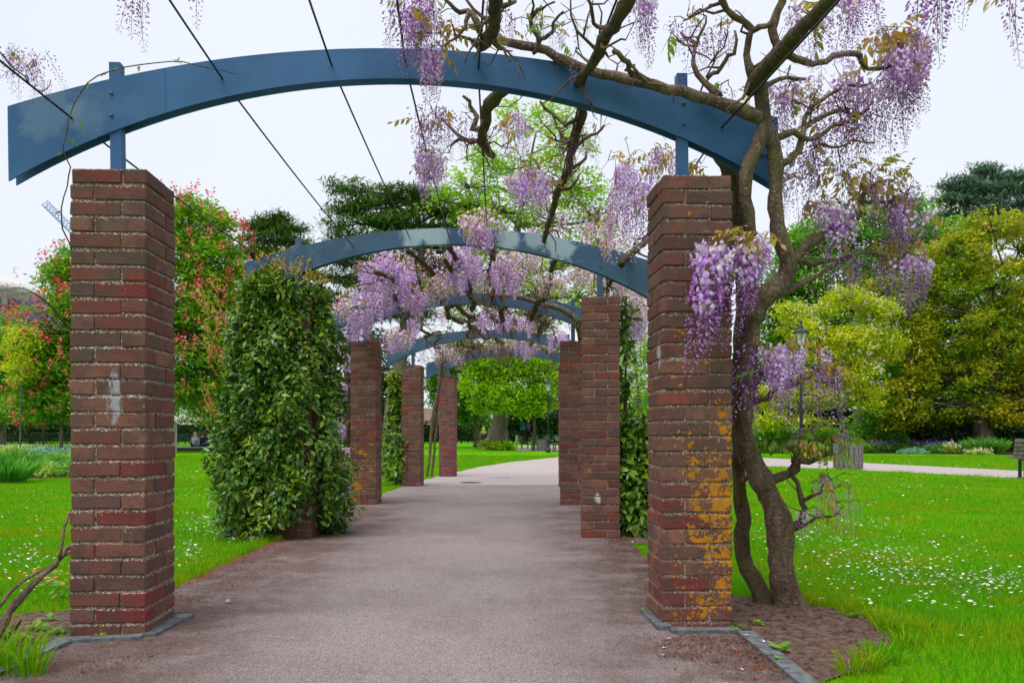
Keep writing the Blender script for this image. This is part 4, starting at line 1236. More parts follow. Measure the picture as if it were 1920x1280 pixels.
def tree(name, label, cat, base, blobs, d, mat, n_leaf, leaf, group=None, trunk_r=.2, trunk_mat=None, clump=.5, flat=.7, per=26, up=.5, flowers=None, trunk_px=None, limb_r=.06, template=LEAF2, depth=None, fork=.4, droop=0.0):
    """base/blobs in photograph pixels at distance d: blob = (px, py, rx, ry [, depth offset])"""
    b = W(base[0], base[1], d); b.z = 0.0
    root = empty(name, b); tag(root, label, cat, group)
    B = np.array(b)
    cs = []; ws = []
    for q in blobs:
        dd = d + (q[4] if len(q) > 4 else 0)
        c = np.array(W(q[0], q[1], dd)); s = dd / F
        r = np.array([q[2] * s, (depth or (q[2] + q[3]) * .5 * s), q[3] * s])
        cs.append((c, r)); ws.append(q[2] * q[3])
    ws = np.array(ws, float); ws /= ws.sum()
    per = int(per * 1.5)
    nclump = max(len(blobs), int(n_leaf / per))
    cnt = rng.multinomial(nclump, ws)
    CC = []; g = GB(); g.smooth = True
    # trunk
    tp = [(b, trunk_r * 1.35), (b + Vector((0, 0, trunk_r * 2)), trunk_r)]
    if trunk_px:
        for (px, py, rr) in trunk_px: tp.append((W(px, py, d), rr))
    else:
        c0_, r0_ = cs[0]
        for t in (.35, .7, 1.0):
            tp.append((b.lerp(Vector(c0_), t), trunk_r * (1 - .6 * t)))
    q = smooth_line([(p.x - b.x, p.y - b.y, p.z - b.z, r) for p, r in tp], max(.15, trunk_r), trunk_r * .04)
    g.tube(q[:, :3], np.maximum(q[:, 3], .01), 9)
    g.build('trunk', trunk_mat or m_trunk, root)
    tr = q[:, :3]; trr = q[:, 3]
    gl = GB(); gl.smooth = True
    hi = max(1, int(len(tr) * fork))
    for (c, r), k in zip(cs, cnt):
        cr = c - B
        i = hi + np.argmin(np.linalg.norm(tr[hi:] - cr, axis=1) + (tr[hi:, 2] > cr[2]) * 2.0)
        i = min(i, len(tr) - 1)
        m = (tr[i] + cr) / 2 + rng.normal(0, .08, 3) * np.linalg.norm(tr[i] - cr)
        r0 = min(limb_r, trr[i] * .7)
        L = smooth_line([(*tr[i], r0), (*m, r0 * .7), (*cr, r0 * .4)], .5, .03)
        gl.tube(L[:, :3], L[:, 3], 5, False)
        dirs = rand_dirs(k)
        rad = rng.uniform(.35, 1.0, k) ** .5
        P = cr + dirs * r * rad[:, None]
        for j in range(min(k, 26)):
            mm = (cr + P[j]) / 2 + rng.normal(0, .06, 3) * np.linalg.norm(P[j] - cr)
            gl.tube([cr, mm, P[j]], [r0 * .35, r0 * .25, r0 * .08], 4, False)
        CC.append(P)
    gl.build('limb', trunk_mat or m_trunk, root)
    CC = np.vstack(CC)
    n = len(CC)
    csz = clump * rng.uniform(.5, 1.35, n)
    idx = np.repeat(np.arange(n), per)
    dd_ = rand_dirs(len(idx), .45)
    off = dd_ * (rng.random(len(idx)) ** .45 * .78)[:, None] * csz[idx][:, None] + rng.normal(0, .09, (len(idx), 3))
    off[:, 2] *= flat
    P = CC[idx] + off
    P = P[P[:, 2] > .15]
    m = len(P)
    axis = rand_dirs(m, -droop, .6)
    upv = rand_dirs(m, up * 2.2)
    V, Fc = scatter(template[0], template[1], P, frames(axis, upv), leaf * rng.uniform(.6, 1.3, m))
    link('foliage', np_mesh('foliage', V, Fc, mat), root)['kind'] = 'stuff'
    if flowers:
        fm, fn, fs, shape = flowers
        q_ = np.full(n, 9.0); out_ = np.zeros((n, 3))
        for c, r in cs:                                                # clumps on the outside of the crown carry the blossom
            e = (CC - (c - B)) / r; l_ = np.linalg.norm(e, axis=1); m_ = l_ < q_; q_[m_] = l_[m_]; out_[m_] = (e / (l_[:, None] + 1e-6))[m_]
        good = np.where(q_ > .62)[0]
        k = good[rng.integers(0, len(good), fn)]
        o = out_[k] + rand_dirs(fn, .35) * .55
        P = CC[k] + o * csz[k][:, None] * np.array([.8, .8, .8 * max(flat, .6)])
        V, Fc = [], []
        base_n = 0
        rep = 9
        PP = np.repeat(P, rep, 0)
        tt = np.tile(np.arange(rep), fn)
        h = (tt / rep)[:, None] * np.array([0, 0, 1.0]) * fs * shape
        PP = PP + h + rng.normal(0, 1, (len(PP), 3)) * fs * .17 * (1 - tt / rep * .7)[:, None]
        V, Fc = scatter(LEAF2[0], LEAF2[1], PP, frames(rand_dirs(len(PP)), rand_dirs(len(PP))), fs * .42 * rng.uniform(.6, 1.2, len(PP)))
        link('blossom', np_mesh('blossom', V, Fc, fm), root)['kind'] = 'stuff'
    return root


BG = 'trees standing beyond the lawns'
tree('horse_chestnut_tree', 'red flowering chestnut seen between the near left pier and the evergreen shrub', 'tree', (262, 848),
     [(300, 450, 80, 60), (385, 425, 46, 44), (400, 490, 50, 44), (300, 560, 120, 80), (395, 500, 60, 60), (420, 640, 50, 50), (385, 590, 66, 60), (300, 690, 120, 70), (390, 690, 60, 60), (330, 400, 60, 30), (420, 560, 34, 50), (250, 600, 90, 90), (360, 745, 50, 30)],
     40, m_red_ch, 46000, .26, BG, .22, flowers=(m_redfl, 950, .44, 1.0), clump=.95, per=36)
tree('horse_chestnut_tree', 'red flowering chestnut with a slim trunk left of the near left pier', 'tree', (115, 850),
     [(118, 540, 34, 50), (100, 610, 52, 44), (120, 680, 70, 50), (80, 700, 52, 40), (110, 760, 78, 34), (160, 600, 60, 70), (70, 640, 50, 50), (60, 760, 50, 30), (128, 500, 24, 30)],
     38, m_red_ch, 26000, .24, BG, .09, flowers=(m_redfl, 480, .42, 1.0), clump=.8, per=34, trunk_px=[(115, 790, .085), (116, 700, .08), (118, 600, .05)])
tree('horse_chestnut_tree', 'low chestnut with cream candles above the seated people', 'tree', (446, 846),
     [(400, 770, 46, 30), (440, 740, 50, 44), (385, 735, 36, 24), (430, 790, 40, 22), (460, 680, 40, 60)],
     46, m_mid, 9000, .24, BG, .16, flowers=(m_creamfl, 260, .24, 1.2), clump=.8, per=28)
tree('broadleaf_tree', 'bushy green tree at the far left edge below the round building', 'tree', (6, 848),
     [(10, 650, 56, 60), (50, 620, 40, 40), (-40, 680, 60, 80), (30, 720, 60, 50), (60, 660, 40, 60), (0, 770, 60, 30)],
     55, m_mid, 15000, .3, BG, .2, clump=1.0, per=28)
tree('sapling', 'thin bare stemmed sapling behind the left flower bed', 'tree', (38, 850), [(40, 640, 26, 40), (36, 700, 30, 30)], 36, m_azalea, 1600, .16, BG, .035, clump=.5,
     trunk_px=[(38, 780, .035), (39, 700, .03), (40, 640, .02)])
tree('cedar_tree', 'small dark flat topped cedar behind the red chestnut', 'tree', (500, 846),
     [(510, 412, 36, 8), (490, 428, 46, 8), (540, 432, 34, 8), (500, 450, 56, 9), (555, 455, 26, 8), (480, 475, 60, 10), (530, 480, 60, 10), (470, 510, 60, 10)],
     62, m_cedar, 15000, .5, BG, .35, clump=1.1, flat=.2, per=30, up=1.5, template=NEEDLE, limb_r=.1)
tree('cedar_tree', 'big spreading cedar with dark flat branch tiers left of the path axis', 'tree', (738, 842),
     [(632, 346, 26, 5), (650, 364, 40, 6), (905, 398, 60, 8), (672, 352, 46, 7), (735, 362, 70, 9), (690, 378, 70, 8), (790, 372, 60, 9), (650, 395, 40, 7), (740, 398, 110, 10), (840, 392, 60, 10), (690, 420, 96, 9), (800, 425, 110, 12), (880, 418, 50, 10), (660, 448, 70, 9), (760, 455, 120, 11),
      (860, 460, 70, 14), (620, 470, 50, 8), (700, 490, 100, 10), (800, 500, 90, 14), (640, 520, 70, 11), (720, 535, 80, 12), (830, 545, 70, 14), (610, 560, 40, 16), (680, 585, 60, 14), (620, 610, 40, 16), (760, 590, 60, 16)],
     50, m_cedar, 34000, .5, BG, .62, trunk_px=[(730, 800, .52), (744, 720, .46), (756, 640, .42), (772, 560, .38), (788, 500, .32), (790, 440, .2), (770, 380, .1)], clump=1.15, flat=.16, per=30, up=1.6, limb_r=.16, template=NEEDLE)
tree('plane_tree', 'tall lime green tree with a thick pale trunk at the end of the path', 'tree', (934, 843),
     [(1000, 600, 40, 24), (1040, 218, 40, 24), (970, 225, 50, 30), (1060, 275, 56, 36), (930, 300, 50, 36), (1000, 330, 80, 36), (880, 350, 60, 30), (1080, 355, 56, 36), (840, 380, 50, 24), (940, 400, 80, 40), (1040, 420, 70, 40), (1120, 410, 40, 50), (1100, 480, 60, 40),
      (900, 460, 70, 40), (980, 520, 80, 50), (1080, 560, 60, 50), (880, 560, 60, 50), (1020, 560, 70, 50)],
     47, m_lime, 19000, .27, BG, .6, trunk_px=[(936, 800, .5), (940, 740, .46), (946, 640, .4), (956, 520, .3), (972, 420, .2), (990, 330, .12), (1005, 250, .05)], clump=.95, per=20, limb_r=.16, fork=.35)
tree('lime_tree', 'low spreading bright yellow green crown around the thick pale trunk', 'tree', (1000, 846),
     [(990, 690, 46, 26), (940, 690, 60, 30), (1030, 730, 36, 34), (900, 720, 36, 30), (960, 740, 60, 32), (1000, 765, 36, 16), (905, 760, 26, 14), (960, 660, 70, 24), (890, 675, 40, 24), (1040, 680, 30, 30)],
     44, m_lime, 26000, .22, BG, .12, clump=.7, per=26, trunk_px=[(1002, 800, .1), (996, 740, .08)], trunk_mat=m_trunk_dark)
tree('horse_chestnut_tree', 'dark green chestnut with cream candles left of the thick pale trunk', 'tree', (900, 836),
     [(868, 700, 34, 30), (850, 740, 30, 30), (880, 770, 36, 26), (850, 780, 30, 24), (905, 790, 22, 16), (860, 660, 40, 30), (830, 720, 30, 50)],
     56, m_mid, 12000, .28, BG, .42, flowers=(m_creamfl, 90, .26, 1.6), clump=.85, per=28)
tree('broadleaf_tree', 'bright sparse tree showing between the two right front piers', 'tree', (1206, 848),
     [(1190, 660, 40, 30), (1200, 720, 44, 30), (1185, 770, 30, 24), (1210, 800, 40, 26), (1180, 600, 40, 30), (1230, 640, 40, 60), (1160, 540, 50, 40)],
     42, m_lime, 7000, .2, BG, .14, clump=.75, per=24)
tree('broadleaf_tree', 'green tree behind the leafy climber on the right', 'tree', (1120, 846),
     [(1150, 690, 50, 60), (1130, 760, 50, 40), (1190, 790, 50, 30), (1230, 780, 60, 40), (1300, 760, 60, 60), (1300, 700, 60, 50)], 62, m_mid, 10000, .28, BG, .2, clump=1.0, per=26)
tree('horse_chestnut_tree', 'bright green chestnut with cream candles behind the wisteria on the right', 'tree', (1600, 842),
     [(1700, 398, 50, 26), (1640, 410, 60, 34), (1560, 440, 60, 40), (1500, 480, 44, 50), (1620, 470, 90, 44), (1720, 460, 70, 50), (1480, 540, 50, 50), (1570, 530, 90, 50), (1680, 540, 90, 60), (1450, 600, 40, 60), (1780, 480, 60, 60), (1520, 600, 80, 60)],
     46, m_mid, 42000, .30, BG, .3, flowers=(m_creamfl, 800, .34, 1.8), clump=.95, per=28)
tree('blue_cedar_tree', 'blue green layered cedar at the far right skyline', 'tree', (1880, 842),
     [(1840, 322, 30, 8), (1900, 338, 50, 9), (1800, 345, 40, 8), (1850, 360, 70, 9), (1930, 350, 50, 12), (1790, 378, 44, 9), (1870, 385, 80, 11), (1820, 405, 70, 11), (1920, 410, 60, 14), (1850, 430, 90, 14), (1780, 440, 50, 14)],
     60, m_blue_cedar, 28000, .5, BG, .5, clump=1.2, flat=.22, per=30, up=1.3, limb_r=.12, template=NEEDLE)
tree('azalea_shrub', 'tall yellow green azalea with pale pink blossoms behind the right lamp post', 'shrub', (1592, 842),
     [(1590, 560, 40, 18), (1545, 590, 36, 20), (1640, 590, 36, 26), (1500, 620, 36, 24), (1600, 640, 60, 30), (1540, 665, 40, 24), (1470, 670, 34, 22), (1660, 650, 30, 30), (1590, 700, 50, 30), (1490, 715, 36, 22), (1450, 745, 44, 24), (1540, 745, 44, 24), (1620, 745, 34, 24), (1440, 790, 50, 18), (1510, 795, 40, 14), (1480, 585, 20, 14)],
     38, m_azalea, 30000, .17, None, .15, flowers=(m_pinkfl, 480, .2, .5), clump=.72, per=34, trunk_px=[(1585, 810, .14), (1572, 770, .12), (1566, 700, .07)], trunk_mat=m_trunk_dark, flat=.5, up=.9)
tree('magnolia_tree', 'large bronze green evergreen tree filling the right side behind the bench', 'tree', (1842, 846),
     [(1860, 430, 66, 30), (1910, 470, 60, 44), (1790, 480, 60, 40), (1740, 540, 60, 44), (1860, 540, 90, 50), (1700, 600, 50, 40), (1790, 620, 90, 50), (1900, 640, 70, 60), (1700, 670, 56, 40), (1800, 710, 90, 36), (1900, 740, 60, 36), (1960, 560, 60, 90), (1700, 740, 60, 30), (1960, 700, 60, 70), (1770, 765, 70, 26), (1890, 775, 70, 24), (1690, 780, 50, 20), (1650, 560, 40, 40)],
     42, m_bronzegreen, 50000, .235, BG, .5, trunk_px=[(1838, 800, .38), (1852, 740, .33), (1872, 680, .24), (1860, 600, .14)], trunk_mat=m_trunk_dark, clump=.95, flat=.5, per=40, up=1.1, limb_r=.12)
tree('evergreen_shrub', 'dark evergreen bush with several thin stems under the bronze green tree', 'shrub', (1742, 843),
     [(1700, 760, 60, 30), (1760, 780, 50, 20), (1650, 760, 36, 30), (1660, 800, 40, 16), (1880, 785, 60, 16), (1720, 700, 70, 40), (1800, 740, 80, 50), (1860, 700, 60, 60), (1930, 760, 60, 50), (1760, 640, 80, 60)], 44, m_mid, 30000, .22, None, .08, clump=.8, per=30, trunk_mat=m_trunk_dark)
tree('evergreen_shrub', 'dark round shrub under the azalea beside the right lamp post', 'shrub', (1450, 846),
     [(1450, 815, 40, 20), (1430, 830, 30, 12), (1500, 825, 34, 14), (1560, 822, 40, 14)], 40, m_mid, 7000, .16, None, .05, clump=.5, per=30, trunk_mat=m_trunk_dark)
# far belt of trees closing the park
belt = [(-60, 720, 90, 70, 85), (60, 760, 70, 40, 80), (190, 740, 90, 60, 85), (640, 760, 60, 50, 85), (715, 690, 60, 80, 74), (560, 740, 70, 60, 90), (700, 775, 40, 30, 80), (985, 778, 46, 26, 75), (1045, 782, 40, 28, 78), (1110, 770, 50, 36, 80),
        (1260, 750, 70, 50, 85), (1380, 720, 60, 60, 60), (1500, 720, 90, 80, 62), (1640, 640, 100, 120, 64), (1800, 620, 120, 140, 62), (1950, 600, 120, 150, 66)]
belt_l = ['at the extreme left behind the railings', 'behind the railings, second from the left edge', 'seen through the gap behind the near left pier', 'behind the wisteria trunk of the third left pier', 'rising right of the leaning cedar trunk', 'behind the evergreen covered pier',
          'behind the leaning cedar trunk', 'over the far benches, dark and low', 'behind the far lamp post', 'behind the second right pier', 'between the two right front piers', 'behind the twisted wisteria trunk', 'behind the azalea',
          'behind the right litter bin', 'behind the bronze green tree', 'at the extreme right']
for (px, py, rx, ry, dd), lab in zip(belt, belt_l):
    tree('park_tree', 'dark park tree in the far belt ' + lab, 'tree', (px, 830), [(px, py, rx, ry), (px - rx * .5, py + ry * .4, rx * .6, ry * .5), (px + rx * .5, py + ry * .35, rx * .6, ry * .5), (px, 806, rx, 10)],
         dd, m_dark if dd < 82 and px < 1400 else m_mid, 5200 if px < 1400 else 12000, .42, 'trees of the far belt', .25, trunk_mat=m_trunk_dark, clump=1.5, per=26)


# ------------------------------------------------------------------ climbing evergreens
m_ever = leaf_mat('glossy_evergreen_leaf', [(0.02, 0.08, 0.014), (0.042, 0.14, 0.018), (0.07, 0.19, 0.018), (0.18, 0.31, 0.016), (0.03, 0.11, 0.016)], .15, .28, .45, 3.5, (1.4, 1.08, .6))
m_young = leaf_mat('yellow_young_leaf', [(0.34, 0.38, 0.02), (0.48, 0.36, 0.04), (0.50, 0.22, 0.07), (0.24, 0.36, 0.02)], .3, .45, .4, 3)


m_younggreen = leaf_mat('yellow_green_young_leaf', [(0.18, 0.30, 0.02), (0.28, 0.34, 0.02), (0.34, 0.34, 0.03)], .3, .35, .4, 3)


def climber(label, base, P, out, leaf, young=.1, parts=290, mat=m_ever, name='evergreen_climber', cat='climbing shrub'):
    """leaves at world points P (n,3) facing out (n,3); the largest-looking ones are leaves of their own"""
    root = empty(name, base); tag(root, label, cat)
    B = np.array(base)
    n = len(P)
    axis = out * .6 + rand_dirs(n, 0) * .8 + np.array([0, 0, -.42])
    upv = out * .9 + np.array([0, 0, .8]) + rng.normal(0, .35, (n, 3))
    Rm = frames(axis, upv); S = leaf * rng.uniform(.6, 1.2, n)
    front = (P[:, 1] - P[:, 1].mean()) * 1.0 - (out[:, 1] < -.5) * .6 - S * 6
    order = np.argsort(front + rng.normal(0, .12, n))
    own = order[:parts]; rest = order[parts:]
    me = np_mesh('leaf', LEAF8[0], LEAF8[1], mat)
    mes = [me, np_mesh('leaf', np.array(LEAF8[0]) * [1, 1.25, 1.6], LEAF8[1], mat), np_mesh('leaf', np.array(LEAF8[0]) * [1, .85, 2.4], LEAF8[1], mat)]
    for i in own:
        o = link('leaf', mes[i % 3], root)
        M = Matrix([[*Rm[i][r], 0] for r in range(3)] + [[0, 0, 0, 1]])
        o.matrix_local = Matrix.Translation(Vector(P[i] - B)) @ M @ Matrix.Scale(S[i], 4)
    yo = rng.random(len(rest)) < young * np.clip(1.0 + (P[rest][:, 2] - 1.4) * 1.6, .5, 5)
    for msk, mt in ((~yo, mat), (yo, m_younggreen)):
        k = rest[msk]
        if len(k):
            V, Fc = scatter(LEAF8[0], LEAF8[1], P[k] - B, Rm[k], S[k])
            link('foliage', np_mesh('foliage', V, Fc, mt), root)['kind'] = 'stuff'
    return root, B


def column_points(cx, cy, n, prof, ax=1.0, ay=1.0, inner=.25):
    """leaf points on a lumpy column whose radius follows prof(z)"""
    th = rng.uniform(0, 2 * PI, n); z0, z1 = prof[0][0], prof[-1][0]
    z = rng.uniform(z0, z1, n)
    r = np.interp(z, [p[0] for p in prof], [p[1] for p in prof])
    lump = 1 + .11 * np.sin(th * 3 + z * 4) + .09 * np.sin(th * 7 - z * 8 + 1) + .07 * np.sin(th * 13 + z * 15)
    k = 1 - np.abs(rng.normal(0, inner, n))
    c, s = np.cos(th), np.sin(th)
    sq = (np.abs(c) ** 3 + np.abs(s) ** 3) ** (-1 / 3)
    out = np.stack([c, s, np.zeros(n)], 1)
    P = np.stack([cx + c * r * sq * lump * k * ax, cy + s * r * sq * lump * k * ay, z], 1)
    return P, out


P, O = column_points(-2.14, 7.24, 25000, [(.0, .44), (.12, .53), (.45, .56), (.9, .52), (1.4, .48), (1.75, .47), (1.98, .43), (2.18, .35), (2.33, .24), (2.43, .08)], 1.0, .92, .2)
th_ = rng.uniform(0, 2 * PI, 2600); rr_ = np.sqrt(rng.random(2600)) * .42
P = np.vstack([P, np.stack([-2.14 + rr_ * np.cos(th_), 7.24 + rr_ * np.sin(th_), 2.45 - rr_ ** 2 * 1.5 + rng.normal(0, .035, 2600)], 1)])
O = np.vstack([O, np.stack([np.cos(th_) * .4, np.sin(th_) * .4, np.full(2600, .9)], 1)])
px = 960 + P[:, 0] / P[:, 1] * F; py = HZ - (P[:, 2] - EYE) / P[:, 1] * F
keep = ~((P[:, 1] < 7.05) & (px > 572 + 8 * np.sin(py / 23)) & (px < 606) & (py > 740) & (rng.random(len(P)) < .55)) & ~((P[:, 0] > -2.15) & (P[:, 0] < -1.83) & (P[:, 1] > 7.0) & (P[:, 1] < 7.34)) & ~((py > 940) & (px > 545) & (P[:, 1] < 7.1) & (rng.random(len(P)) < .8)) & ~((py > 985) & (px > 500) & (P[:, 1] < 7.2))
root, B = climber('large glossy evergreen shrub wrapped round the second left pier', (-2.13, 7.32, 0), P[keep], O[keep], .068, .07)
g = GB(); g.smooth = True                                              # the woody stems inside
for _ in range(26):
    a = random.uniform(0, 2 * PI); r = random.uniform(.2, .34)
    q = smooth_line([(math.cos(a) * r * .8, math.sin(a) * r * .8, 0, .014), (math.cos(a) * r + random.gauss(0, .06), math.sin(a) * r, 1.0, .01), (math.cos(a + .4) * r, math.sin(a + .4) * r, 2.2, .005)], .12, .015)
    g.tube(q[:, :3], q[:, 3], 5, False)
g.build('stem', m_bark_dark, root)
g = GB(); g.cur = 0
for _ in range(280):                                                   # russet new shoots standing up from the top and left side
    a = random.uniform(0, 2 * PI); r = random.uniform(.02, .42)
    top = _ < 210
    p = Vector((math.cos(a) * r, math.sin(a) * r * .9, 2.47 - r * r * .9)) if top else Vector((-.56 - random.uniform(0, .04), random.uniform(-.45, .1), random.uniform(.9, 2.3)))
    dr = Vector((random.gauss(0, .25) - (0 if top else .5), random.gauss(0, .25), 1)).normalized()
    l = random.uniform(.06, .24)
    g.tube([p, p + dr * l * .5 + Vector((random.gauss(0, .008), 0, 0)), p + dr * l], [.003, .0026, .0014], 3, False)
    for j in range(6):
        c = p + dr * l * (.3 + .7 * j / 5)
        w = (dr + Vector(rng.normal(0, .7, 3))).normalized(); y = w.orthogonal().normalized(); L = .04 * random.uniform(.6, 1.2)
        g.add([c, c + w * L * .5 + y * L * .2, c + w * L, c + w * L * .5 - y * L * .2], [(0, 1, 2, 3)])
o = g.build('shoot', m_young, root); o['kind'] = 'stuff'

P1, O1 = column_points(1.19, 7.30, 2300, [(.0, .12), (.1, .28), (.45, .30), (.8, .22), (1.1, .10)], 1, 1, .3)
P2, O2 = column_points(1.07, 7.32, 260, [(1.0, .12), (1.3, .06), (1.6, .10), (1.9, .05), (2.25, .08)], 1, 1, .5)
P = np.vstack([P1, P2]); O = np.vstack([O1, O2]); k = (P[:, 0] > .99) | ((P[:, 1] < 6.98) & (P[:, 0] > .86))
root, B = climber('leafy evergreen climber on the right flank of the pier with the white drip', (1.2, 7.42, 0), P[k], O[k], .10, .05, 200)
g = GB(); g.smooth = True
for j in range(4):
    q = smooth_line([(.0 + j * .02, 0, 0, .012), (-.05 + .03 * j, random.gauss(0, .03), .6, .01), (-.12, -.08 + .03 * j, 1.2, .008), (-.13 + .02 * j, -.1, 2.2, .004)], .1, .01)
    g.tube(q[:, :3], q[:, 3], 5)
g.build('stem', m_bark_dark, root)
P1, O1 = column_points(-2.13, 14.2, 1500, [(.1, .16), (.3, .30), (.7, .28), (1.1, .16), (1.5, .1), (2.1, .1)], 1, 1, .3)
root, B = climber('bushy climber between the lichened left pier and the next pier', (-2.13, 14.2, 0), P1, O1, .12, .3, 60)
g = GB(); g.smooth = True
q = smooth_line([(0, 0, 0, .02), (.05, 0, .8, .015), (0, 0, 2.1, .008)], .2, .02); g.tube(q[:, :3], q[:, 3], 6); g.build('stem', m_bark_dark, root)

# ------------------------------------------------------------------ grass, daisies, leaf litter
m_blade = leaf_mat('grass_blade', [(0.05, 0.26, 0.004), (0.09, 0.40, 0.003), (0.22, 0.50, 0.006), (0.07, 0.31, 0.004), (0.32, 0.42, 0.03)], .4, .7, .06, 1.3, (1.7, 0.95, 1.0))


def field_xy(n, d0, d1, side_lim=.70):
    """random ground points inside the wedge of ground in view, even per square metre"""
    d = np.sqrt(rng.uniform(d0 ** 2, d1 ** 2, n)); x = rng.uniform(-side_lim, side_lim, n) * (d + .3)
    return x, d


def on_lawn(X, Y, margin=0.0):
    ok = ~inside(PATH, X, Y)
    for q in SOILS: ok &= ~inside(q, X, Y)
    ok &= ~inside(BED_L, X, Y) & ~inside(BED_R, X, Y)
    return ok


def blades(name, n, d0, d1, h, w, seg2):
    X, Y = field_xy(n, d0, d1)
    X = X + rng.normal(0, .012, n)
    k = on_lawn(X, Y); X, Y = X[k], Y[k]; n = len(X)
    hh = h * rng.uniform(.5, 1.35, n) * (1 + .5 * np.sin(X * 3.1 + 1) * np.sin(Y * 2.3))
    edge = (np.abs(X + 2.1) < .12) & (Y < 12)
    hh = np.where(edge, hh * 1.4, hh)
    a = rng.uniform(0, 2 * PI, n); ln = rng.uniform(.15, .95, n) * hh
    dx, dy = np.cos(a), np.sin(a)
    b = rng.uniform(0, 2 * PI, n)
    wx, wy = np.cos(b) * w, np.sin(b) * w
    z0 = np.zeros(n)
    if seg2:
        V = np.stack([np.stack([X - wx, Y - wy, z0], 1), np.stack([X + wx, Y + wy, z0], 1),
                      np.stack([X + dx * ln * .35 - wx * .7, Y + dy * ln * .35 - wy * .7, hh * .62], 1), np.stack([X + dx * ln * .35 + wx * .7, Y + dy * ln * .35 + wy * .7, hh * .62], 1),
                      np.stack([X + dx * ln, Y + dy * ln, hh], 1)], 1)
        t = np.array([(0, 1, 3), (0, 3, 2), (2, 3, 4)]); m = 5
    else:
        V = np.stack([np.stack([X - wx, Y - wy, z0], 1), np.stack([X + wx, Y + wy, z0], 1), np.stack([X + dx * ln, Y + dy * ln, hh], 1)], 1)
        t = np.array([(0, 1, 2)]); m = 3
    Fc = (t[None] + (np.arange(n) * m)[:, None, None]).reshape(-1, 3)
    o = link(name, np_mesh(name, V.reshape(-1, 3), Fc, m_blade))
    tag(o, kind='stuff')
    return o


tag(blades('grass', 210000, 2.7, 7.5, .034, .0017, True), 'short mown green grass of the near lawns', 'grass')
tag(blades('grass', 260000, 7.5, 16, .042, .0034, False), 'mown grass of the lawns at middle distance', 'grass')
tag(blades('grass', 200000, 16, 34, .055, .009, False), 'mown grass of the far lawns', 'grass')


def tufts(label, spots, h, w, n, cat='grass'):
    vs = []; fs = []
    g = GB()
    for (x, y, r, s) in spots:
        for _ in range(int(n)):
            a, b = random.uniform(0, 2 * PI), random.uniform(0, 2 * PI)
            q = r * math.sqrt(random.random()); X, Y = x + q * math.cos(a), y + q * math.sin(a)
            H = h * s * random.uniform(.5, 1.2); L = H * random.uniform(.3, 1.1)
            ww = Vector((math.cos(b), math.sin(b), 0)) * w * s; dd = Vector((math.cos(a), math.sin(a), 0))
            p = Vector((X, Y, 0)); m1 = p + dd * L * .25 + Vector((0, 0, H * .6)); m2 = p + dd * L * .6 + Vector((0, 0, H * .95)); e = p + dd * L + Vector((0, 0, H * .85))
            g.add([p - ww, p + ww, m1 + ww * .9, m1 - ww * .9, m2 + ww * .6, m2 - ww * .6, e], [(0, 1, 2, 3), (3, 2, 4, 5), (5, 4, 6)])
    o = g.build('grass_tuft', m_blade)
    tag(o, label, cat, kind='stuff')
    return o


edge_r = [(1.85 + random.gauss(0, .03), 3.7 + random.gauss(0, .12), .06, 1) for _ in range(10)]
for i in range(60):                                                   # ragged uncut rim round the soil bed by the wisteria
    k = random.randrange(len(SOIL_R)); a, b = Vector(SOIL_R[k]), Vector(SOIL_R[(k + 1) % len(SOIL_R)])
    p = a.lerp(b, random.random())
    if p.x > 1.3: edge_r.append((p.x + random.gauss(.03, .03), p.y + random.gauss(0, .03), .05, random.uniform(.6, 1.3)))
tufts('longer uncut grass rimming the soil bed under the wisteria', edge_r, .07, .0018, 45)
q = gxy(20, 1262)
tufts('coarse grass tuft in the bottom left corner', [(q[0], q[1], .09, 1), (q[0] - .12, q[1] + .05, .1, 1.1), (q[0] + .1, q[1] - .03, .05, .7)], .16, .003, 90)
tufts('grass fringe along the left path edge', [(-2.12 + random.gauss(0, .03), random.uniform(4.6, 7.0), .06, random.uniform(.5, 1.0)) for _ in range(60)], .07, .0018, 22)

m_white = plain('daisy_petal', (0.85, 0.84, 0.82), .6)
m_yel = plain('daisy_eye', (0.8, 0.5, 0.03), .6)
dclus = [(1650, 1040, 210, 34, 520), (1700, 1085, 220, 30, 420), (1850, 1100, 120, 24, 220), (1520, 1010, 110, 22, 200), (1620, 985, 120, 16, 130), (1750, 1130, 200, 40, 120), (1440, 1000, 40, 40, 90), (1420, 940, 50, 20, 60), (1500, 915, 120, 10, 90),
         (1720, 915, 120, 6, 120), (1620, 905, 120, 5, 60), (1800, 875, 150, 4, 90), (1700, 868, 120, 3, 60), (1640, 950, 260, 20, 100), (1800, 1180, 120, 60, 16), (1200, 1015, 24, 8, 30), (1215, 1010, 20, 14, 20),
         (380, 985, 60, 26, 220), (350, 1040, 44, 30, 160), (430, 1010, 60, 14, 150), (470, 1012, 40, 10, 80), (360, 930, 50, 20, 70), (370, 900, 50, 10, 60), (370, 885, 60, 6, 60), (60, 1050, 70, 30, 130), (80, 1010, 60, 40, 50), (40, 960, 60, 30, 50), (60, 925, 70, 8, 60),
         (90, 1100, 50, 30, 60), (30, 1090, 50, 30, 30), (930, 852, 110, 5, 130), (880, 862, 40, 8, 40), (800, 930, 60, 8, 20), (700, 935, 30, 10, 20)]
g = GB()
DX = []
for (cx, cy, rx, ry, n) in dclus:
    for _ in range(n):
        a, b = cx + random.gauss(0, rx * .5), cy + random.gauss(0, ry * .5)
        if b < 848: continue
        p = G(a, b)
        DX.append((p.x, p.y))
X = np.array([q[0] for q in DX]); Y = np.array([q[1] for q in DX]); k = on_lawn(X, Y)
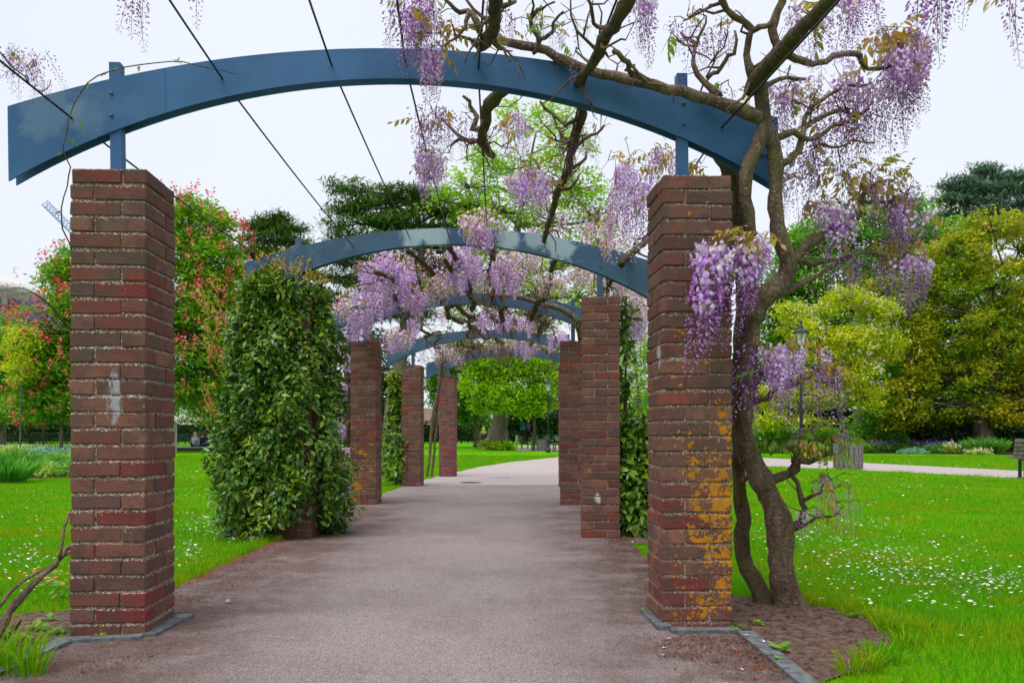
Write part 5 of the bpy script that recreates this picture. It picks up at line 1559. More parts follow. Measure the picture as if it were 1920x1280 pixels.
for x, y in zip(X[k], Y[k]):
    r = random.uniform(.0065, .0105) * (1 + max(0, y - 9) * .05); h = random.uniform(.03, .055)
    tx, ty = random.gauss(0, .25), random.gauss(0, .25) - .25
    ring = [Vector((x + r * math.cos(j * PI / 4), y + r * math.sin(j * PI / 4), h + r * (math.cos(j * PI / 4) * tx + math.sin(j * PI / 4) * ty) + .002)) for j in range(8)]
    g.cur = 0
    g.add([Vector((x, y, h))] + ring, [(0, j, j % 8 + 1) for j in range(1, 9)])
    g.cur = 1
    g.add([Vector((x, y, h + .004))] + [Vector((x, y, h + .0025)) + (q - Vector((x, y, h))) * .35 for q in ring[::2]], [(0, j, j % 4 + 1) for j in range(1, 5)])
    g.cur = 2
    g.add([(x - .0007, y, 0), (x + .0007, y, 0), (x, y, h)], [(0, 1, 2)])
tag(g.build('daisies', [m_white, m_yel, m_blade]), 'white lawn daisies scattered in drifts over the grass', 'daisies', kind='stuff')

m_litter = leaf_mat('dry_leaf_litter', [(0.09, 0.034, 0.02), (0.14, 0.055, 0.032), (0.06, 0.028, 0.02), (0.20, 0.06, 0.04), (0.24, 0.16, 0.11)], .05, .8, .1, 3)
m_redlit = leaf_mat('red_fallen_blossom', [(0.42, 0.06, 0.045), (0.30, 0.05, 0.04), (0.5, 0.14, 0.10)], .05, .8, .1, 3)


def litter(name, label, X, Y, size, m, z=.009):
    n = len(X)
    P = np.stack([X, Y, np.full(n, z) + rng.uniform(0, .006, n)], 1)
    ax = rand_dirs(n, 0, .12); upv = rand_dirs(n, 3.0)
    V, Fc = scatter(LEAF2[0], LEAF2[1], P, frames(ax, upv), size * rng.uniform(.4, 1.4, n))
    return tag(link(name, np_mesh(name, V, Fc, m)), label, 'leaf litter', kind='stuff')


def clumpy(n, fx, fy, thr=.1):
    from mathutils import noise as mn
    X, Y = fx(n), fy(n)
    v_ = np.array([mn.fractal(Vector((x * 3.3, y * 3.3, 2.0)), .7, 2.1, 5) for x, y in zip(X, Y)])
    k = v_ + rng.normal(0, .2, n) > thr * .42 - .1
    return X[k], Y[k]


A = [clumpy(6500, lambda n: rng.uniform(.62, 1.08, n) ** 1, lambda n: rng.uniform(2.7, 3.62, n), .5), clumpy(8000, lambda n: rng.normal(.93, .12, n), lambda n: rng.uniform(4.1, 7.0, n), .3), clumpy(1800, lambda n: rng.normal(.9, .18, n), lambda n: rng.uniform(4.1, 6.9, n), .3),
     clumpy(7500, lambda n: rng.normal(-1.90, .15, n), lambda n: rng.uniform(3.9, 7.2, n), .4), clumpy(3200, lambda n: rng.uniform(-2.0, -1.5, n), lambda n: rng.uniform(2.9, 3.56, n), .9), clumpy(1400, lambda n: rng.normal(-1.95, .1, n), lambda n: rng.uniform(7.4, 14, n), .4), clumpy(1400, lambda n: rng.normal(.9, .1, n), lambda n: rng.uniform(7.4, 14, n), .4),
     clumpy(1100, lambda n: rng.uniform(1.15, 1.8, n), lambda n: rng.uniform(3.0, 4.4, n), .6), clumpy(300, lambda n: rng.uniform(-1.6, .7, n), lambda n: rng.uniform(2.7, 9, n), .9)]
X = np.concatenate([a[0] for a in A]); Y = np.concatenate([a[1] for a in A])
keep = (X > -2.12) & (X < 1.8)
litter('leaf_litter', 'brown dry bud scales and leaf scraps drifted along the path edges', X[keep], Y[keep], .012, m_litter)
X, Y = rng.normal(-2.03, .035, 1500), rng.uniform(4.2, 7.0, 1500)
X2, Y2 = rng.uniform(.6, 1.8, 90), rng.uniform(2.8, 4.3, 90); X3, Y3 = rng.uniform(-2.7, -2.05, 90), rng.uniform(2.9, 4.0, 90)
litter('fallen_blossom', 'red fallen blossom lining the left edge of the path', np.concatenate([X, X2, X3]), np.concatenate([Y, Y2, Y3]), .014, m_redlit, .012)
X, Y = field_xy(5200, 2.8, 16)
k = on_lawn(X, Y)
litter('lawn_litter', 'small brown and straw coloured scraps lying in the lawn', X[k], Y[k], .022, m_litter, .035)
# stones and clods
g = GB()
for _ in range(900):
    poly = random.choice([SOIL_R, SOIL_R, SOIL_R, SOIL_L, SOIL_R2])
    x, y = random.uniform(-3, 2), random.uniform(2.6, 8.4)
    if poly is SOIL_R: x, y = random.uniform(1.1, 1.85), random.uniform(2.9, 4.6)
    if poly is SOIL_L: x, y = random.uniform(-2.9, -2.04), random.uniform(2.6, 4.2)
    if not inside(poly, np.array([x]), np.array([y]))[0]: continue
    s = random.uniform(.005, .019)
    g.add([Vector((x, y, .01)) + Vector(c) * s + Vector(rng.normal(0, s * .22, 3)) for c in ((1, 0, 0), (0, 1, 0), (-1, 0, 0), (0, -1, 0), (0, 0, .8), (0, 0, -.5))],
          [(0, 1, 4), (1, 2, 4), (2, 3, 4), (3, 0, 4), (1, 0, 5), (2, 1, 5), (3, 2, 5), (0, 3, 5)])
tag(g.build('soil_clods', m_soil), 'crumbly clods of earth on the soil beds', 'soil clods', kind='stuff')
m_petal = plain('fallen_petal', (0.62, 0.52, 0.82), .6)
for (x, y), lb in zip([(1254, 1201), (1246, 1218), (1243, 1232), (1400, 1201), (1391, 1260), (1432, 1214)],
                      ['pale lilac petal fallen nearest the foot of the lichened pier', 'tiny lilac petal fallen just below another in front of the lichened pier', 'lilac petal lowest of those lying in front of the lichened pier',
                       'lilac petal lying on the slate edging', 'lilac petal lying alone on brown litter near the bottom edge', 'white petal on the long slate strip by the soil']):
    p = G(x, y); g = GB(); s = .011
    g.add([Vector(c) * s for c in ((-1, 0, .2), (-.4, .6, .5), (.5, .55, .35), (1, 0, .6), (.4, -.6, .4), (-.4, -.5, .3), (0, 0, .1))], [(6, 0, 1), (6, 1, 2), (6, 2, 3), (6, 3, 4), (6, 4, 5), (6, 5, 0)])
    o = g.build('fallen_petal', m_petal, loc=(p.x, p.y, .026 if x > 1395 else .009), rot=(0, 0, random.uniform(0, 6)))
    tag(o, lb, 'petal', 'petals on the ground by the right pier')
p = G(427, 1132); g = GB(); g.smooth = True
g.lathe([(.006, 0), (.014, .004), (.015, .012), (.008, .02), (.002, .022)], n=8)
tag(g.build('pebble', plain('pale_pebble', (.45, .42, .38)), loc=(p.x, p.y, .006)), 'small pale pebble on the path right of the near left pier', 'pebble')


# small weeds in the soil
m_weed = leaf_mat('weed_leaf', [(0.10, 0.26, 0.03), (0.16, 0.34, 0.04), (0.22, 0.34, 0.05)], .3, .5, .3, 5)


def weed(label, x, y, s, n=9, m=None, parent_mat=None):
    g = GB()
    for i in range(n):
        a = i * 2.4 + random.uniform(-.3, .3); d = Vector((math.cos(a), math.sin(a), random.uniform(.15, .9))).normalized()
        y_ = Vector((0, 0, 1)).cross(d).normalized(); z_ = d.cross(y_); L = s * random.uniform(.6, 1.2)
        b = Vector((0, 0, s * .3 * i / n))
        g.add([b + d * (v[0] * L + .15 * L) + y_ * v[1] * L * 1.5 + z_ * v[2] * L for v in LEAF8[0]], LEAF8[1])
    g.tube([(0, 0, 0), (0, 0, s * .35)], .0015, 4)
    return tag(g.build('weed', m or m_weed, loc=(x, y, .01)), label, 'weed', 'weeds in the soil beds')


for (px_, py_, s, lb) in [(1462, 1226, .05, 'green weed seedling beside the slate edging under the wisteria'), (1458, 1243, .03, 'small weed growing over the slate strip at the lower right'), (1600, 1160, .035, 'little weed at the back rim of the right soil bed'),
                          (1420, 1175, .03, 'tiny weed close to the lichened pier foot'), (68, 1185, .05, 'broad leaved weed left of the near left pier base'), (100, 1192, .05, 'weed touching the foot of the near left pier'), (40, 1204, .05, 'weed between the leaning stem and the slate edging'),
                          (92, 1166, .045, 'upright weed behind the others left of the near left pier'), (188, 1198, .03, 'grass-like weed sprouting in front of the near left pier'), (1205, 1147, .018, 'tiny weed at the far corner of the slate around the right pier')]:
    p = G(px_, py_); weed(lb, p.x, p.y, s)
m_orange = plain('orange_petal', (.75, .22, .02), .6)
for i, (px_, py_, lb) in enumerate([(112, 1108, 'leafy clump with orange flowers just left of the near left pier'), (86, 1090, 'smaller clump with orange flowers behind the leaning stem')]):
    p = G(px_, py_ + 18); r_ = empty('marigold_plant', (p.x, p.y, 0)); tag(r_, lb, 'flower', 'orange flowers by the left pier')
    g = GB()
    for k in range(60):
        a = random.uniform(0, 6.28); q = Vector((math.cos(a) * random.random() * .14, math.sin(a) * random.random() * .1, random.uniform(.01, .11))); d = Vector(rng.normal(0, 1, 3)).normalized(); d.z = abs(d.z) * .4; y_ = d.orthogonal().normalized(); L = .04
        g.add([q, q + d * L * .5 + y_ * L * .25, q + d * L, q + d * L * .5 - y_ * L * .25], [(0, 1, 2, 3)])
    o = g.build('foliage', m_weed, r_); o['kind'] = 'stuff'
    for k in range(4):
        g = GB(); g.smooth = True; g.lathe([(.002, 0), (.013, .004), (.012, .01), (.003, .012)], n=7)
        g.build('flower_head', m_orange, r_, loc=(random.uniform(-.1, .1), random.uniform(-.08, .02), random.uniform(.09, .14)))

# ------------------------------------------------------------------ hedges and low planting
def hedge(label, x0, y0, x1, y1, h, dep, mat, n, leaf=.16, cat='hedge', name='hedge'):
    a, b = Vector((x0, y0, 0)), Vector((x1, y1, 0)); L = (b - a).length; u = (b - a) / L; w = Vector((-u.y, u.x, 0))
    root = empty(name, a); tag(root, label, cat)
    t = rng.uniform(0, L, n); r = rng.random(n)
    hh = h * (1 + .06 * np.sin(t * 1.1) + .05 * np.sin(t * 2.7))
    z = np.where(r < .3, hh, hh * rng.random(n)); q = np.where(r < .3, rng.uniform(-.5, .5, n), np.where(rng.random(n) < .8, -.5, .5)) * dep
    P = np.outer(t, np.array(u)) + np.outer(q, np.array(w)); P[:, 2] = z
    P += rng.normal(0, .07, P.shape)
    V, Fc = scatter(LEAF2[0], LEAF2[1], P, frames(rand_dirs(n), rand_dirs(n, .6)), leaf * rng.uniform(.6, 1.3, n))
    link('foliage', np_mesh('foliage', V, Fc, mat), root)['kind'] = 'stuff'
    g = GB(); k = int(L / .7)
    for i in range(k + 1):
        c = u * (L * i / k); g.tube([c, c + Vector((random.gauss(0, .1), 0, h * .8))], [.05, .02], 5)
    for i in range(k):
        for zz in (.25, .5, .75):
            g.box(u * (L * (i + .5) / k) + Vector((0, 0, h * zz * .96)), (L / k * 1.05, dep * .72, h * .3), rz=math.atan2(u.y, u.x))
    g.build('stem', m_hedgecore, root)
    return root


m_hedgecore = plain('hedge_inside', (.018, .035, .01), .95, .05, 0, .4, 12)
hedge('long clipped hedge closing the park behind the left trees', -75, 78, -14, 78, 2.2, 1.4, m_dark, 9000, .3)
hedge('dark hedge far behind the thick pale trunk', -14, 84, 8, 82, 2.3, 1.5, m_dark, 4000, .3)
hedge('dark hedge behind the far benches', 8, 80, 34, 70, 3.0, 1.5, m_dark, 7000, .28)
hedge('dark shrubbery along the back of the right flower bed', 10, 52, 42, 46, 2.8, 1.6, m_dark, 16000, .26)
hedge('clipped hedge panel behind the seated people', -21.0, 52, -16.2, 52, 1.05, .8, m_dark, 2500, .14)


def clump(label, x, y, r, h, mat, n, leaf, spiky=False, cat='plant', flowers=None, name='bed_plant'):
    root = empty(name, (x, y, 0)); tag(root, label, cat)
    th = rng.uniform(0, 2 * PI, n); q = np.sqrt(rng.random(n))
    if spiky:
        base = np.stack([np.cos(th) * q * r * .4, np.sin(th) * q * r * .4, np.zeros(n)], 1)
        ax = np.stack([np.cos(th) * q * 1.0, np.sin(th) * q * 1.0, np.full(n, 1.1)], 1)
        V, Fc = scatter(([(0, -.05, 0), (.5, -.06, .04), (.5, .06, .04), (0, .05, 0), (.85, 0, -.08), (1, 0, -.25)], [(0, 1, 2), (0, 2, 3), (1, 4, 2), (4, 5, 2)]), None, base, None, None) if False else (None, None)
        tv = np.array([(0, -.035, 0), (.5, -.04, 0), (.5, .04, 0), (0, .035, 0), (.9, 0, -.12)]); tf = [(0, 1, 2), (0, 2, 3), (1, 4, 2)]
        V, Fc = scatter(tv, tf, base, frames(ax, rand_dirs(n, 1.5)), h * rng.uniform(.7, 1.3, n))
    else:
        z = h * np.sqrt(np.clip(1 - q * q, 0, 1)) * rng.uniform(.55, 1.05, n)
        P = np.stack([np.cos(th) * q * r, np.sin(th) * q * r, z], 1)
        V, Fc = scatter(LEAF2[0], LEAF2[1], P, frames(rand_dirs(n, 0, .6), rand_dirs(n, 1.5)), leaf * rng.uniform(.6, 1.3, n))
    link('foliage', np_mesh('foliage', V, Fc, mat), root)['kind'] = 'stuff'
    if flowers:
        fm, fn, fs = flowers
        P = np.stack([rng.normal(0, r * .5, fn), rng.normal(0, r * .5, fn), h * rng.uniform(.75, 1.3, fn)], 1)
        P = np.repeat(P, 5, 0) + rng.normal(0, fs * .6, (fn * 5, 3))
        V, Fc = scatter(LEAF2[0], LEAF2[1], P, frames(rand_dirs(len(P)), rand_dirs(len(P))), np.full(len(P), fs))
        link('blossom', np_mesh('blossom', V, Fc, fm), root)['kind'] = 'stuff'
    return root


m_glauc = leaf_mat('blue_grey_juniper', [(0.16, 0.34, 0.26), (0.22, 0.42, 0.30), (0.12, 0.28, 0.20)], .2, .6, .2, 1.5, (.9, 1, 1))
m_bedg = leaf_mat('fresh_bed_leaf', [(0.06, 0.26, 0.03), (0.10, 0.36, 0.05), (0.18, 0.42, 0.05)], .3, .5, .3, 1.5)
m_bedy = leaf_mat('yellow_green_bed_leaf', [(0.24, 0.42, 0.03), (0.34, 0.5, 0.04), (0.18, 0.34, 0.03)], .3, .5, .3, 1.5)
m_blue = leaf_mat('blue_violet_flower', [(0.16, 0.12, 0.50), (0.28, 0.18, 0.62), (0.40, 0.16, 0.55)], .2, .7, .1, 3, (1, 1, 1))
m_pinkf = leaf_mat('pink_flower', [(0.55, 0.15, 0.5), (0.65, 0.25, 0.55)], .2, .7, .1, 3, (1, 1, 1))
for (a, b, r, h, mt, n, lf, sp, lb) in [
        (10, 905, .75, .55, m_bedg, 420, .5, True, 'spiky leaved clump at the front left corner of the left flower bed'), (30, 880, .9, .55, m_bedg, 500, .5, True, 'second spiky clump behind the first in the left flower bed'),
        (62, 862, 1.3, .42, m_glauc, 1100, .16, False, 'blue grey juniper spreading at the back of the left flower bed'), (110, 860, 1.2, .40, m_glauc, 900, .16, False, 'smaller blue grey juniper nearest the near left pier'),
        (55, 892, 1.0, .30, m_bedy, 900, .12, False, 'yellow green mound in the middle of the left flower bed'), (100, 886, .9, .28, m_bedg, 900, .13, False, 'leafy green ground plant just left of the near left pier'),
        (122, 872, 1.0, .36, m_bedy, 800, .13, False, 'yellow green plant partly behind the near left pier'), (85, 874, 1.1, .36, m_bedg, 900, .14, False, 'green leafy mound between the two junipers'), (22, 862, 1.4, .5, m_bedy, 900, .16, False, 'tall yellow green plant at the back left of the left bed'), (140, 890, .8, .28, m_bedg, 600, .13, False, 'green bed plant hidden mostly by the near left pier')]:
    p = G(a, b); clump(lb, p.x, p.y, r, h, mt, n, lf, sp)
for (a, b, r, h, mt, n, lf, sp, fl, lb) in [
        (1840, 850, .8, .85, m_bedg, 260, .5, True, None, 'tall arching green clump in the right flower bed left of the bench'), (1868, 850, .7, .8, m_bedg, 240, .5, True, None, 'arching green clump nearest the bench'), (1815, 849, .6, .7, m_bedg, 200, .5, True, None, 'leftmost of the arching green clumps in the right bed'),
        (1655, 846, .7, .45, m_bedg, 500, .14, False, (m_blue, 46, .09), 'blue and pink flowering plant at the left end of the right bed'), (1640, 846, .5, .4, m_bedg, 300, .14, False, (m_pinkf, 16, .09), 'pink flowering plant at the left end of the right bed'),
        (1690, 846, .4, .4, m_bedg, 260, .14, False, (m_pinkf, 8, .07), 'small pink flowering plant in the right bed'), (1718, 846, .5, .5, m_bedg, 300, .14, False, (m_blue, 16, .08), 'violet flowering plant in the middle of the right bed'),
        (1745, 848, .5, .45, m_bedg, 300, .14, False, (m_blue, 26, .08), 'bluebell clump right of the silvery plant'), (1768, 848, .5, .5, m_bedg, 300, .14, False, (m_blue, 14, .08), 'sparse bluebell clump near the cream flowers'),
        (1782, 849, .4, .42, m_bedy, 260, .14, False, (m_creamfl, 26, .09), 'cream flowering plant in the right bed'), (1835, 852, .6, .22, m_bedy, 300, .12, False, (m_creamfl, 36, .08), 'low cream flowers in front of the arching clumps'),
        (1712, 851, .7, .3, m_glauc, 500, .12, False, None, 'silvery mound at the front of the right bed'), (1610, 846, .8, .5, m_mid, 600, .14, False, None, 'green plant behind the right litter bin'), (1540, 846, .8, .5, m_mid, 500, .14, False, None, 'green plant between lamp post and litter bin'),
        (1460, 845, .8, .5, m_mid, 600, .14, False, (m_blue, 8, .07), 'green plant with a few violet flowers behind the wisteria trunk')]:
    p = G(a, b); clump(lb, p.x, p.y, r, h, mt, n, lf, sp, 'plant', fl)
for (a, dd, r, h, mt, lb) in [(1425, 43, 1.5, 1.3, m_mid, 'green mounded shrub left of the right lamp post'), (1478, 44, 1.4, 1.5, m_mid, 'green mounded shrub right behind the right lamp post'), (1545, 44.5, 1.6, 1.3, m_bedg, 'fresh green mounded shrub left of the round litter bin'),
                              (1612, 45, 1.5, 1.7, m_mid, 'tallest green mounded shrub, behind the round litter bin'), (1668, 45, 1.3, 1.2, m_bedg, 'mounded shrub behind the pink and blue flowers'), (1790, 46, 1.6, 1.1, m_dark, 'dark low shrub left of the bronze green trunk')]:
    p = W(a, 840, dd); clump(lb, p.x, dd, r, h, mt, 1500, .2, False, 'shrub', None, 'garden_shrub')
# suckers sprouting at the foot of the thick pale trunk
p = W(940, 843, 46.2)
clump('yellow green sprouts at the foot of the thick pale trunk', p.x, p.y, 1.0, .5, m_lime, 300, .26)
clump('mossy mound left of the thick pale trunk', p.x - .9, p.y + .2, .6, .7, m_bronzegreen, 260, .2)

# ------------------------------------------------------------------ street furniture
m_iron = plain('black_cast_iron', (0.016, 0.022, 0.03), 0.38, 0.5, 0.0)
m_glass = NT('lantern_glass')
_gb = m_glass.b
_gb.inputs['Base Color'].default_value = (0.9, 0.92, 0.9, 1); _gb.inputs['Roughness'].default_value = .08; _gb.inputs['Alpha'].default_value = .32
m_glass = m_glass.mat
m_globe = plain('white_lamp_globe', (0.82, 0.83, 0.82), .3)
m_wood = plain('weathered_slat_wood', (0.19, 0.165, 0.16), .85, .15, 0, .3, 20)
m_wood2 = plain('grey_bench_wood', (0.17, 0.145, 0.125), .85, .15, 0, .3, 20)


def lamp_post(base, H, label):
    root = empty('lamp_post', base); tag(root, label, 'lamp post', 'black lamp posts of the park')
    k = H / 4.9
    g = GB(); g.smooth = True
    g.lathe([(.17 * k, 0), (.17 * k, .22 * k), (.145 * k, .25 * k), (.125 * k, .28 * k), (.12 * k, .8 * k), (.14 * k, .83 * k), (.14 * k, .88 * k), (.10 * k, .93 * k), (.085 * k, 1.02 * k), (.10 * k, 1.06 * k), (.07 * k, 1.12 * k)], n=12)
    g.build('base', m_iron, root)
    g = GB(); g.smooth = True
    g.lathe([(.06 * k, 1.1 * k), (.055 * k, 2.2 * k), (.045 * k, 3.6 * k), (.065 * k, 3.63 * k), (.065 * k, 3.68 * k), (.04 * k, 3.72 * k), (.04 * k, 3.86 * k), (.09 * k, 3.92 * k), (.10 * k, 3.95 * k)], n=10)
    g.build('post', m_iron, root)
    z0, z1 = 3.95 * k, 4.42 * k; r0, r1 = .12 * k, .215 * k
    g = GB()
    for j in range(6):
        a = j * PI / 3 + .3
        g.bar((r0 * math.cos(a), r0 * math.sin(a), z0), (r1 * math.cos(a), r1 * math.sin(a), z1), .014 * k)
    for j in range(6):
        a, b = j * PI / 3 + .3, (j + 1) * PI / 3 + .3
        g.bar((r0 * math.cos(a), r0 * math.sin(a), z0), (r0 * math.cos(b), r0 * math.sin(b), z0), .016 * k)
        rm = (r0 + r1) / 2
        g.bar((rm * math.cos(a), rm * math.sin(a), (z0 + z1) / 2), (rm * math.cos(b), rm * math.sin(b), (z0 + z1) / 2), .008 * k)
    g.build('lantern_frame', m_iron, root)
    for j in range(6):
        a, b = j * PI / 3 + .3, (j + 1) * PI / 3 + .3; q = .97
        g = GB(); g.add([(r0 * q * math.cos(a), r0 * q * math.sin(a), z0), (r0 * q * math.cos(b), r0 * q * math.sin(b), z0), (r1 * q * math.cos(b), r1 * q * math.sin(b), z1), (r1 * q * math.cos(a), r1 * q * math.sin(a), z1)], [(0, 1, 2, 3)])
        g.build('pane', m_glass, root)
    g = GB(); g.smooth = True
    g.lathe([(.05 * k, z0), (.055 * k, z0 + .03 * k), (.10 * k, z0 + .08 * k), (.11 * k, z0 + .16 * k), (.085 * k, z0 + .23 * k), (.02 * k, z0 + .27 * k)], n=10); g.build('globe', m_globe, root)
    g = GB()
    g.lathe([(.29 * k, z1 - .01 * k), (.30 * k, z1 + .02 * k), (.24 * k, z1 + .07 * k), (.10 * k, z1 + .16 * k), (.075 * k, z1 + .24 * k), (.05 * k, z1 + .27 * k)], n=6)
    g.build('roof', m_iron, root)
    g = GB(); g.smooth = True
    g.lathe([(.04 * k, z1 + .27 * k), (.02 * k, z1 + .31 * k), (.045 * k, z1 + .36 * k), (.04 * k, z1 + .41 * k), (.01 * k, z1 + .48 * k)], n=8); g.build('finial', m_iron, root)
    return root


p = G(1502, 863); lamp_post((p.x, p.y, 0), 5.1, 'tall black lamp post with glass lantern right of the wisteria')
p = G(1028, 848); lamp_post((p.x, p.y, 0), 3.95, 'black lamp post seen at the end of the path beside a litter bin')
p = W(955, 830, 70); g = None


def litter_bin(x, y, r, h, label, n=18):
    root = empty('litter_bin', (x, y, 0)); tag(root, label, 'litter bin', 'wooden litter bins')
    g = GB(); g.lathe([(r * .86, .03), (r * .9, h * .9)], n=16, cap=False); g.lathe([(r * .8, 0.0), (r * .85, .03)], n=16)
    g.lathe([(r * .9, h * .9), (r * .72, h * .9), (r * .7, h * .3)], n=16, cap=False)
    g.build('liner', m_iron, root)
    for j in range(n):
        a = 2 * PI * j / n
        g = GB(); g.box((0, 0, h / 2 + .03), (.02, 2 * PI * r / n * .84, h * random.uniform(.985, 1.0)))
        g.build('slat', m_wood, root, loc=(r * math.cos(a), r * math.sin(a), 0), rot=(0, random.gauss(0, .01), a))
    return root


p = G(1590, 880); litter_bin(p.x, p.y, .36, .68, 'round wooden slatted litter bin beside the pale cross path')
p = G(1016, 845); litter_bin(p.x, p.y, .30, .60, 'wooden slatted litter bin left of the far lamp post', 14)


def bench(x, y, rz, label, W_=1.6, plaque=False):
    root = empty('park_bench', (x, y, 0), rz); tag(root, label, 'bench', 'park benches')
    for sx in (-1, 1):
        g = GB()
        X = sx * W_ * .36
        g.bar((X, -.2, 0), (X, -.2, .42), .06); g.bar((X, .2, 0), (X, .2, .42), .06)
        g.bar((X, -.24, .41), (X, .24, .41), .05); g.bar((X, .2, .40), (X, .34, .85), .05)
        g.box((X, 0, .012), (.07, .56, .024))
        g.build('leg', m_iron, root)
    for j in range(5):
        g = GB(); g.box((0, -.22 + j * .1, .45), (W_, .085, .03)); g.build('seat_slat', m_wood2, root)
    for j in range(5):
        t = .12 + j * .2
        g = GB(); g.box((0, .225 + .14 * t - .03, .43 + .42 * t), (W_, .025, .075)); g.build('back_slat', m_wood2, root)
    return root


p = G(1977, 898); bench(p.x, p.y, math.radians(161), 'grey wooden bench cut off by the right edge of the picture')
p = G(984, 841); bench(p.x, p.y, math.radians(88), 'dark bench seen from its end between the thick trunk and the far bin', 1.7)
p = G(1046, 846); bench(p.x, p.y, math.radians(262), 'bench beside the far lamp post half hidden by a brick pier', 1.7)
g = GB(); g.smooth = True
g.lathe([(.21, 0), (.21, .004), (.18, .006)], n=20)
p = G(883, 905); tag(g.build('manhole_cover', m_iron, loc=(p.x, p.y, .007)), 'small dark round cover let into the pale far stretch of path', 'manhole cover')
p = G(935, 896.5); g = GB(); g.box((0, 0, .001), (.5, .10, .002)); g.box((.12, .35, .001), (.3, .06, .002))
tag(g.build('paint_mark', plain('faded_blue_paint', (.20, .32, .5), .8, var=.3, scale=20), loc=(p.x, p.y, .009)), 'faded light blue paint mark on the far stretch of path', 'paint mark')

# railings left
def railing(label, x0, y0, x1, y1, h, step, bar, mat, rails=(.1, .9), group=None):
    root = empty('railing', (x0, y0, 0)); tag(root, label, 'railings', group)
    a = Vector((0, 0, 0)); b = Vector((x1 - x0, y1 - y0, 0)); n = int(b.length / step)
    g = GB()
    for i in range(n + 1):
        c = a.lerp(b, i / n); g.box(c + Vector((0, 0, h / 2)), (bar, bar * .6, h))
    g.build('bars', mat, root)['kind'] = 'stuff'
    for r in rails:
        g = GB(); g.bar(a + Vector((0, -bar * .7, h * r)), b + Vector((0, -bar * .7, h * r)), bar * .7, bar * 1.3); g.build('rail', mat, root)
    return root


m_white_paint = plain('off_white_paint', (0.62, 0.57, 0.55), .7)
railing('dark iron railings behind the left trees', -40, 58, -19, 58, 1.0, .16, .03, m_iron)
railing('low whitish paling fence behind the left flower bed', -34, 39, -17.5, 39, .42, .16, .09, m_white_paint, (.2,))

# low ledge with two seated people, bins, white post
ledge = empty('low_ledge', (-16.6, 43.4, 0)); tag(ledge, 'long pale stone ledge with two people sitting on it', 'ledge')
g = GB(); g.box((0, 0, .10), (5.2, .9, .20)); g.build('plinth', plain('dark_stone', (.10, .085, .08)), ledge)
g = GB(); g.box((0, 0, .225), (5.4, 1.1, .06)); g.build('coping', plain('pale_stone', (.5, .47, .45)), ledge)
tag(poly_sheet('paved_area', [(-24, 44.2), (-10, 44.2), (-9, 60), (-28, 60)], .008, plain('pale_paving', (.42, .40, .38))), kind='structure')
p = W(328, 842, 42.2); g = GB(); g.box((0, 0, .78), (.16, .16, 1.56)); g.box((0, 0, 1.58), (.22, .22, .06))
tag(g.build('white_post', m_white_paint, loc=(p.x, p.y, 0)), 'square white post at the edge of the near left pier', 'post')
for (px_, w, h, c, lb) in [(396, .24, .60, (.5, .48, .46), 'pale grey upright bin right of the seated people'), (403, .16, .42, (.42, .50, .60), 'small bluish bin beside the pale grey one')]:
    p = W(px_, 842, 44.2); r_ = empty('street_bin', (p.x, 44.2, 0)); tag(r_, lb, 'bin')
    mt = plain('bin_plastic', c); g = GB(); g.box((0, 0, h / 2), (w, w, h), taper=1.05); g.build('body', mt, r_)
    g = GB(); g.box((0, 0, h + .03), (w * 1.15, w * 1.15, .06), taper=.8); g.build('lid', mt, r_)
    g = GB(); g.box((0, -w * .53, h * .78), (w * .6, .012, h * .1)); g.build('slot', m_iron, r_)


# ------------------------------------------------------------------ people
def skin_obj(name, verts, edges, mat, parent, sub=2):
    me = bpy.data.meshes.new(name)
    me.from_pydata([v[:3] for v in verts], edges, [])
    me.materials.append(mat)
    o = link(name, me, parent)
    md = o.modifiers.new('skin', 'SKIN'); md.use_smooth_shade = True
    for i, v in enumerate(verts):
        sv = me.skin_vertices[0].data[i]
        rx, ry = (v[3], v[4]) if len(v) > 4 else (v[3], v[3])
        sv.radius = (rx, ry)
        sv.use_root = (i == 0)
    ss = o.modifiers.new('subsurf', 'SUBSURF'); ss.levels = 1; ss.render_levels = sub
    return o


m_skin = plain('skin', (0.62, 0.36, 0.27), .55, var=.06)


def head_parts(root, c, face, hair_mat, long=False):
    """face with nose and ears is part of the body mesh; the hair is its own mesh"""
    g = GB(); g.smooth = True
    c = Vector(c)
    g.lathe([(.02, .125), (.07, .11), (.098, .06), (.102, .0), (.09, -.05 if not long else -.14), (.06, -.07 if not long else -.26), (.01, -.07 if not long else -.28)], (c.x - face[0] * .022, c.y - face[1] * .022, c.z), 10)
    g.build('hair', hair_mat, root)


def person(label, loc, rz, verts, edges, shirt, shirt_i, trousers, tr_i, hair, long=False, headc=None, extra=None):
    root = empty('person', loc, rz); tag(root, label, 'person')
    skin_obj('body', verts, edges, m_skin, root)
    def sub(ix, mat, name, grow):
        mp = {a: k for k, a in enumerate(ix)}
        vs = [(verts[a][0], verts[a][1], verts[a][2], verts[a][3] * grow + .012) for a in ix]
        es = [(mp[a], mp[b]) for a, b in edges if a in mp and b in mp]
        skin_obj(name, vs, es, mat, root)
    sub(shirt_i, plain('cloth', shirt, .9), 'top', 1.06)
    sub(tr_i, plain('cloth', trousers, .9), 'trousers', 1.06)
    head_parts(root, headc, (0, -1), plain('hair', hair, .8), long)
    for sx in (-1, 1):                                               # eyes
        g = GB(); g.lathe([(.002, 0), (.012, .004), (.002, .008)], n=6)
        g.build('eye', m_iron, root, loc=(headc[0] + sx * .032, headc[1] - .092, headc[2] + .005), rot=(PI / 2, 0, 0))
    return root


